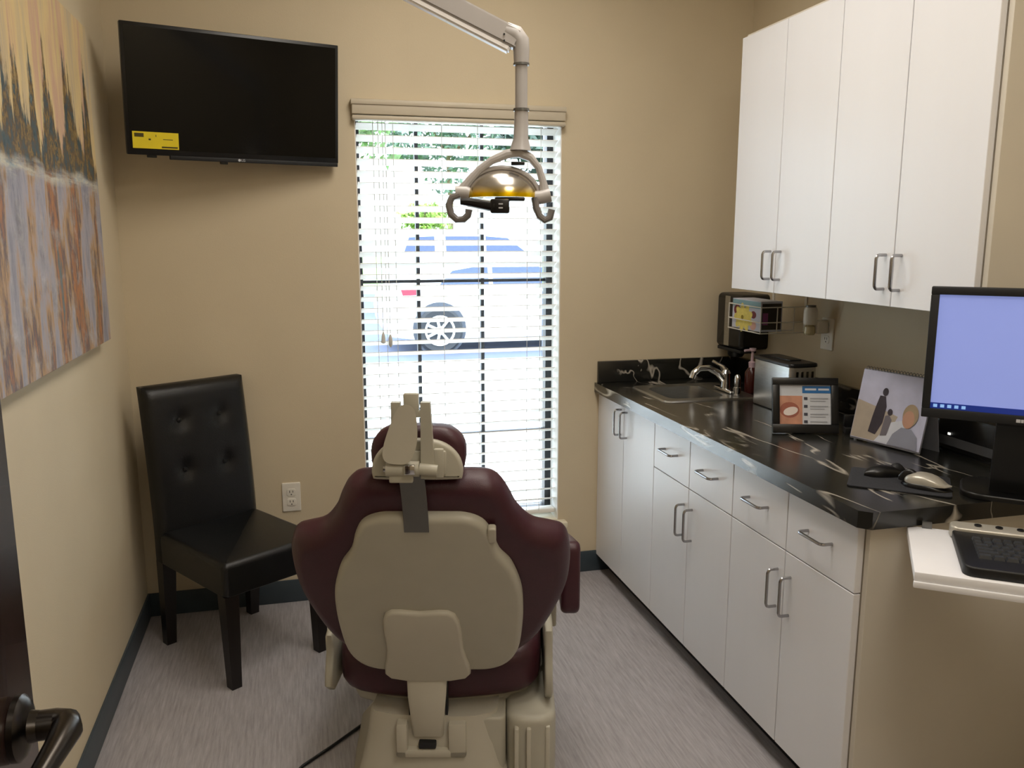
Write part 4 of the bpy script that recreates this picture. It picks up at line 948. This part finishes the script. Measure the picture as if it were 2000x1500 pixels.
def car(t, X0, Yn, side, green, paint, W_, wheels, wr, wins, tail):
    """side: lower body profile (x,z), green: greenhouse profile, Yn near side, all relative to ground"""
    f = lambda u, v, w: (X0 + u, w, GZ + v)
    B().pillow(side, Yn, Yn + W_, .05, f, n=3, r0=.05).done('body', paint, t, angle=40)
    def fg(u, v, w):
        k = (v - .85) * .28; return (X0 + u, Yn + W_ / 2 + (w - Yn - W_ / 2) * (1 - max(0, k) / (W_ / 2)), GZ + v)
    B().pillow(green, Yn + .05, Yn + W_ - .05, .06, fg, n=3, r0=.06).done('cabin', paint, t, angle=40)
    for pts in wins:
        b = B()
        lo = [(X0 + u, Yn + .03 + max(0, v - .85) * .26, GZ + v) for u, v in pts]; hi = [(x, y + .03, z) for x, y, z in lo]; n_ = len(pts)
        b.poly(lo + hi, [list(range(n_)), list(range(n_, 2 * n_))[::-1]] + [[k, (k + 1) % n_, n_ + (k + 1) % n_, n_ + k] for k in range(n_)]); b.done('side_window', 'carglass', t, smooth=False)
    for wx in wheels:
        c = (X0 + wx, Yn + .012, GZ + wr)
        B().lathe([(wr + .055, -.02), (wr + .055, .16)], (X0 + wx, Yn + .012, GZ + wr + .02), 28, 'Y').done('wheel_arch', 'cartrim', t)
        w = B().lathe([(wr * .62, .0), (wr * .9, -.03), (wr, .0), (wr, .2)], (c[0], c[1] - .04, c[2]), 28, 'Y').done('wheel', 'tyre', t)
        b = B().lathe([(wr * .63, 0), (wr * .66, -.012), (wr * .58, -.012), (wr * .56, 0)], (c[0], c[1] - .045, c[2]), 28, 'Y', cap=False)
        b.lathe([(.01, -.02), (.06, -.018), (.07, 0)], (c[0], c[1] - .045, c[2]), 16, 'Y')
        for k in range(7):
            a = k * 2 * math.pi / 7; b.tube([(c[0], c[1] - .055, c[2]), (c[0] + wr * .62 * math.cos(a), c[1] - .05, c[2] + wr * .62 * math.sin(a))], .022, 6)
        b.done('rim', 'rim', w)
    if tail:
        b = B(); n_ = len(tail); lo = [(X0 + u, Yn - .012, GZ + v) for u, v in tail]; hi = [(x, y + .1, z) for x, y, z in lo]
        b.poly(lo + hi, [list(range(n_)), list(range(n_, 2 * n_))[::-1]] + [[k, (k + 1) % n_, n_ + (k + 1) % n_, n_ + k] for k in range(n_)]); b.done('tail_light', 'tail', t, smooth=False)
t = thing('parked_car', 'white car parked side-on outside the window, red tail light showing', 'car', (3.4, 12.9, GZ), world=True)
sideA = [(.02, .42), (.1, .25), (.45, .2), (4.2, .2), (4.45, .3), (4.48, .6), (4.3, .78), (3.3, .9), (.75, .93), (.2, .95), (.05, .85), (0, .62)]
greenA = [(.28, .93), (.75, .88), (3.3, .86), (3.42, .9), (2.55, 1.27), (2.1, 1.345), (1.5, 1.34), (.95, 1.24)]
winA = [[(.78, .96), (1.02, 1.2), (1.55, 1.285), (1.56, .96)], [(1.62, .96), (1.62, 1.29), (2.1, 1.285), (2.5, 1.22), (3.05, .96)]]
car(t, 1.20, 12.0, sideA, greenA, 'carwhite', 1.75, (.80, 3.5), .34, winA, [(.24, .95), (.52, .95), (.46, .86), (.27, .855)])
t = thing('parked_car', 'pale blue sport utility vehicle parked behind the white car', 'car', (4.2, 18.9, GZ), world=True)
sideB = [(0, .45), (.1, .3), (4.6, .3), (4.75, .5), (4.75, .9), (4.5, 1.08), (3.4, 1.2), (.1, 1.22), (.02, .9)]
greenB = [(.1, 1.2), (3.4, 1.15), (3.6, 1.2), (2.9, 1.72), (2.5, 1.82), (.8, 1.84), (.35, 1.78)]
winB = [[(.35, 1.28), (.5, 1.68), (1.05, 1.7), (1.05, 1.28)], [(1.3, 1.28), (1.3, 1.7), (2.1, 1.7), (2.1, 1.28)], [(2.2, 1.28), (2.2, 1.7), (2.7, 1.66), (3.2, 1.28)]]
car(t, 1.9, 18.0, sideB, greenB, 'carsilver', 1.85, (.95, 3.8), .37, winB, None)

def leafmat(name, h): return M(name, h, .6, var=.3, scale=3)
lm = [leafmat('spring_leaf', '6B8454'), leafmat('summer_leaf', '506854'), leafmat('deep_leaf', '46594E'), leafmat('lime_leaf', '7C9A40')]
bark = M('tree_bark', '6B5A48', .9, var=.3, scale=6)
def tree(label, x, y, h, rx, rz, cz, mat, nleaf, ls, seed, kind='tree'):
    rnd = random.Random(seed)
    t = thing(kind, label, kind, (x, y, GZ), world=True, group='trees beyond the parking lot')
    if True:
        b = B().tube([(x, y, GZ), (x + .1, y, GZ + h * .3), (x - .05, y, GZ + h * .6), (x, y, GZ + h * .85)], .1, 8, radii=[.22, .17, .12, .04])
        for k in range(6):
            a = rnd.uniform(0, 6.28); b.tube([(x, y, cz - rz * .5), (x + rx * .4 * math.cos(a), y + rx * .4 * math.sin(a), cz), (x + rx * .75 * math.cos(a), y + rx * .75 * math.sin(a), cz + rz * .35)], .05, 6, radii=[.09, .05, .02])
        b.done('trunk', bark, t)
    vs, fs = [], []
    for _ in range(nleaf):
        while True:
            p = Vector((rnd.uniform(-1, 1), rnd.uniform(-1, 1), rnd.uniform(-1, 1)))
            if .35 < p.length < 1: break
        q = p * (.82 + .25 * math.sin(p.x * 7 + seed) * math.sin(p.z * 6 + seed * 2))
        c = Vector((x + q.x * rx, y + q.y * rx, cz + q.z * rz))
        u = Vector((rnd.gauss(0, 1), rnd.gauss(0, 1), rnd.gauss(0, 1))).normalized(); v = u.orthogonal().normalized(); s = ls * rnd.uniform(.6, 1.3)
        k = len(vs); vs += [c + u * s, c + v * s * .5, c - u * s, c - v * s * .5]; fs.append([k, k + 1, k + 2, k + 3])
    me = bpy.data.meshes.new('foliage'); inv = INV[t]; me.from_pydata([inv @ v for v in vs], [], fs); me.materials.append(mat)
    o = bpy.data.objects.new('foliage', me); COL.objects.link(o); o.parent = t
tree('broad green tree at the far left of the view outside', 1.3, 33, 9.5, 3.7, 2.6, 6.2, lm[0], 2600, .22, 3)
tree('tall dense tree behind the dental light in the view', 9.2, 51, 12, 5.6, 4.2, 8.2, lm[1], 4200, .24, 5)
tree('dark tree at the right of the view outside', 10.3, 33, 9, 2.9, 2.2, 5.4, lm[2], 2800, .24, 9)
tree('round lime green bush left of the middle window bar', 4.05, 27, 2, 1.0, .62, 2.0, lm[3], 1600, .09, 15, 'bush')
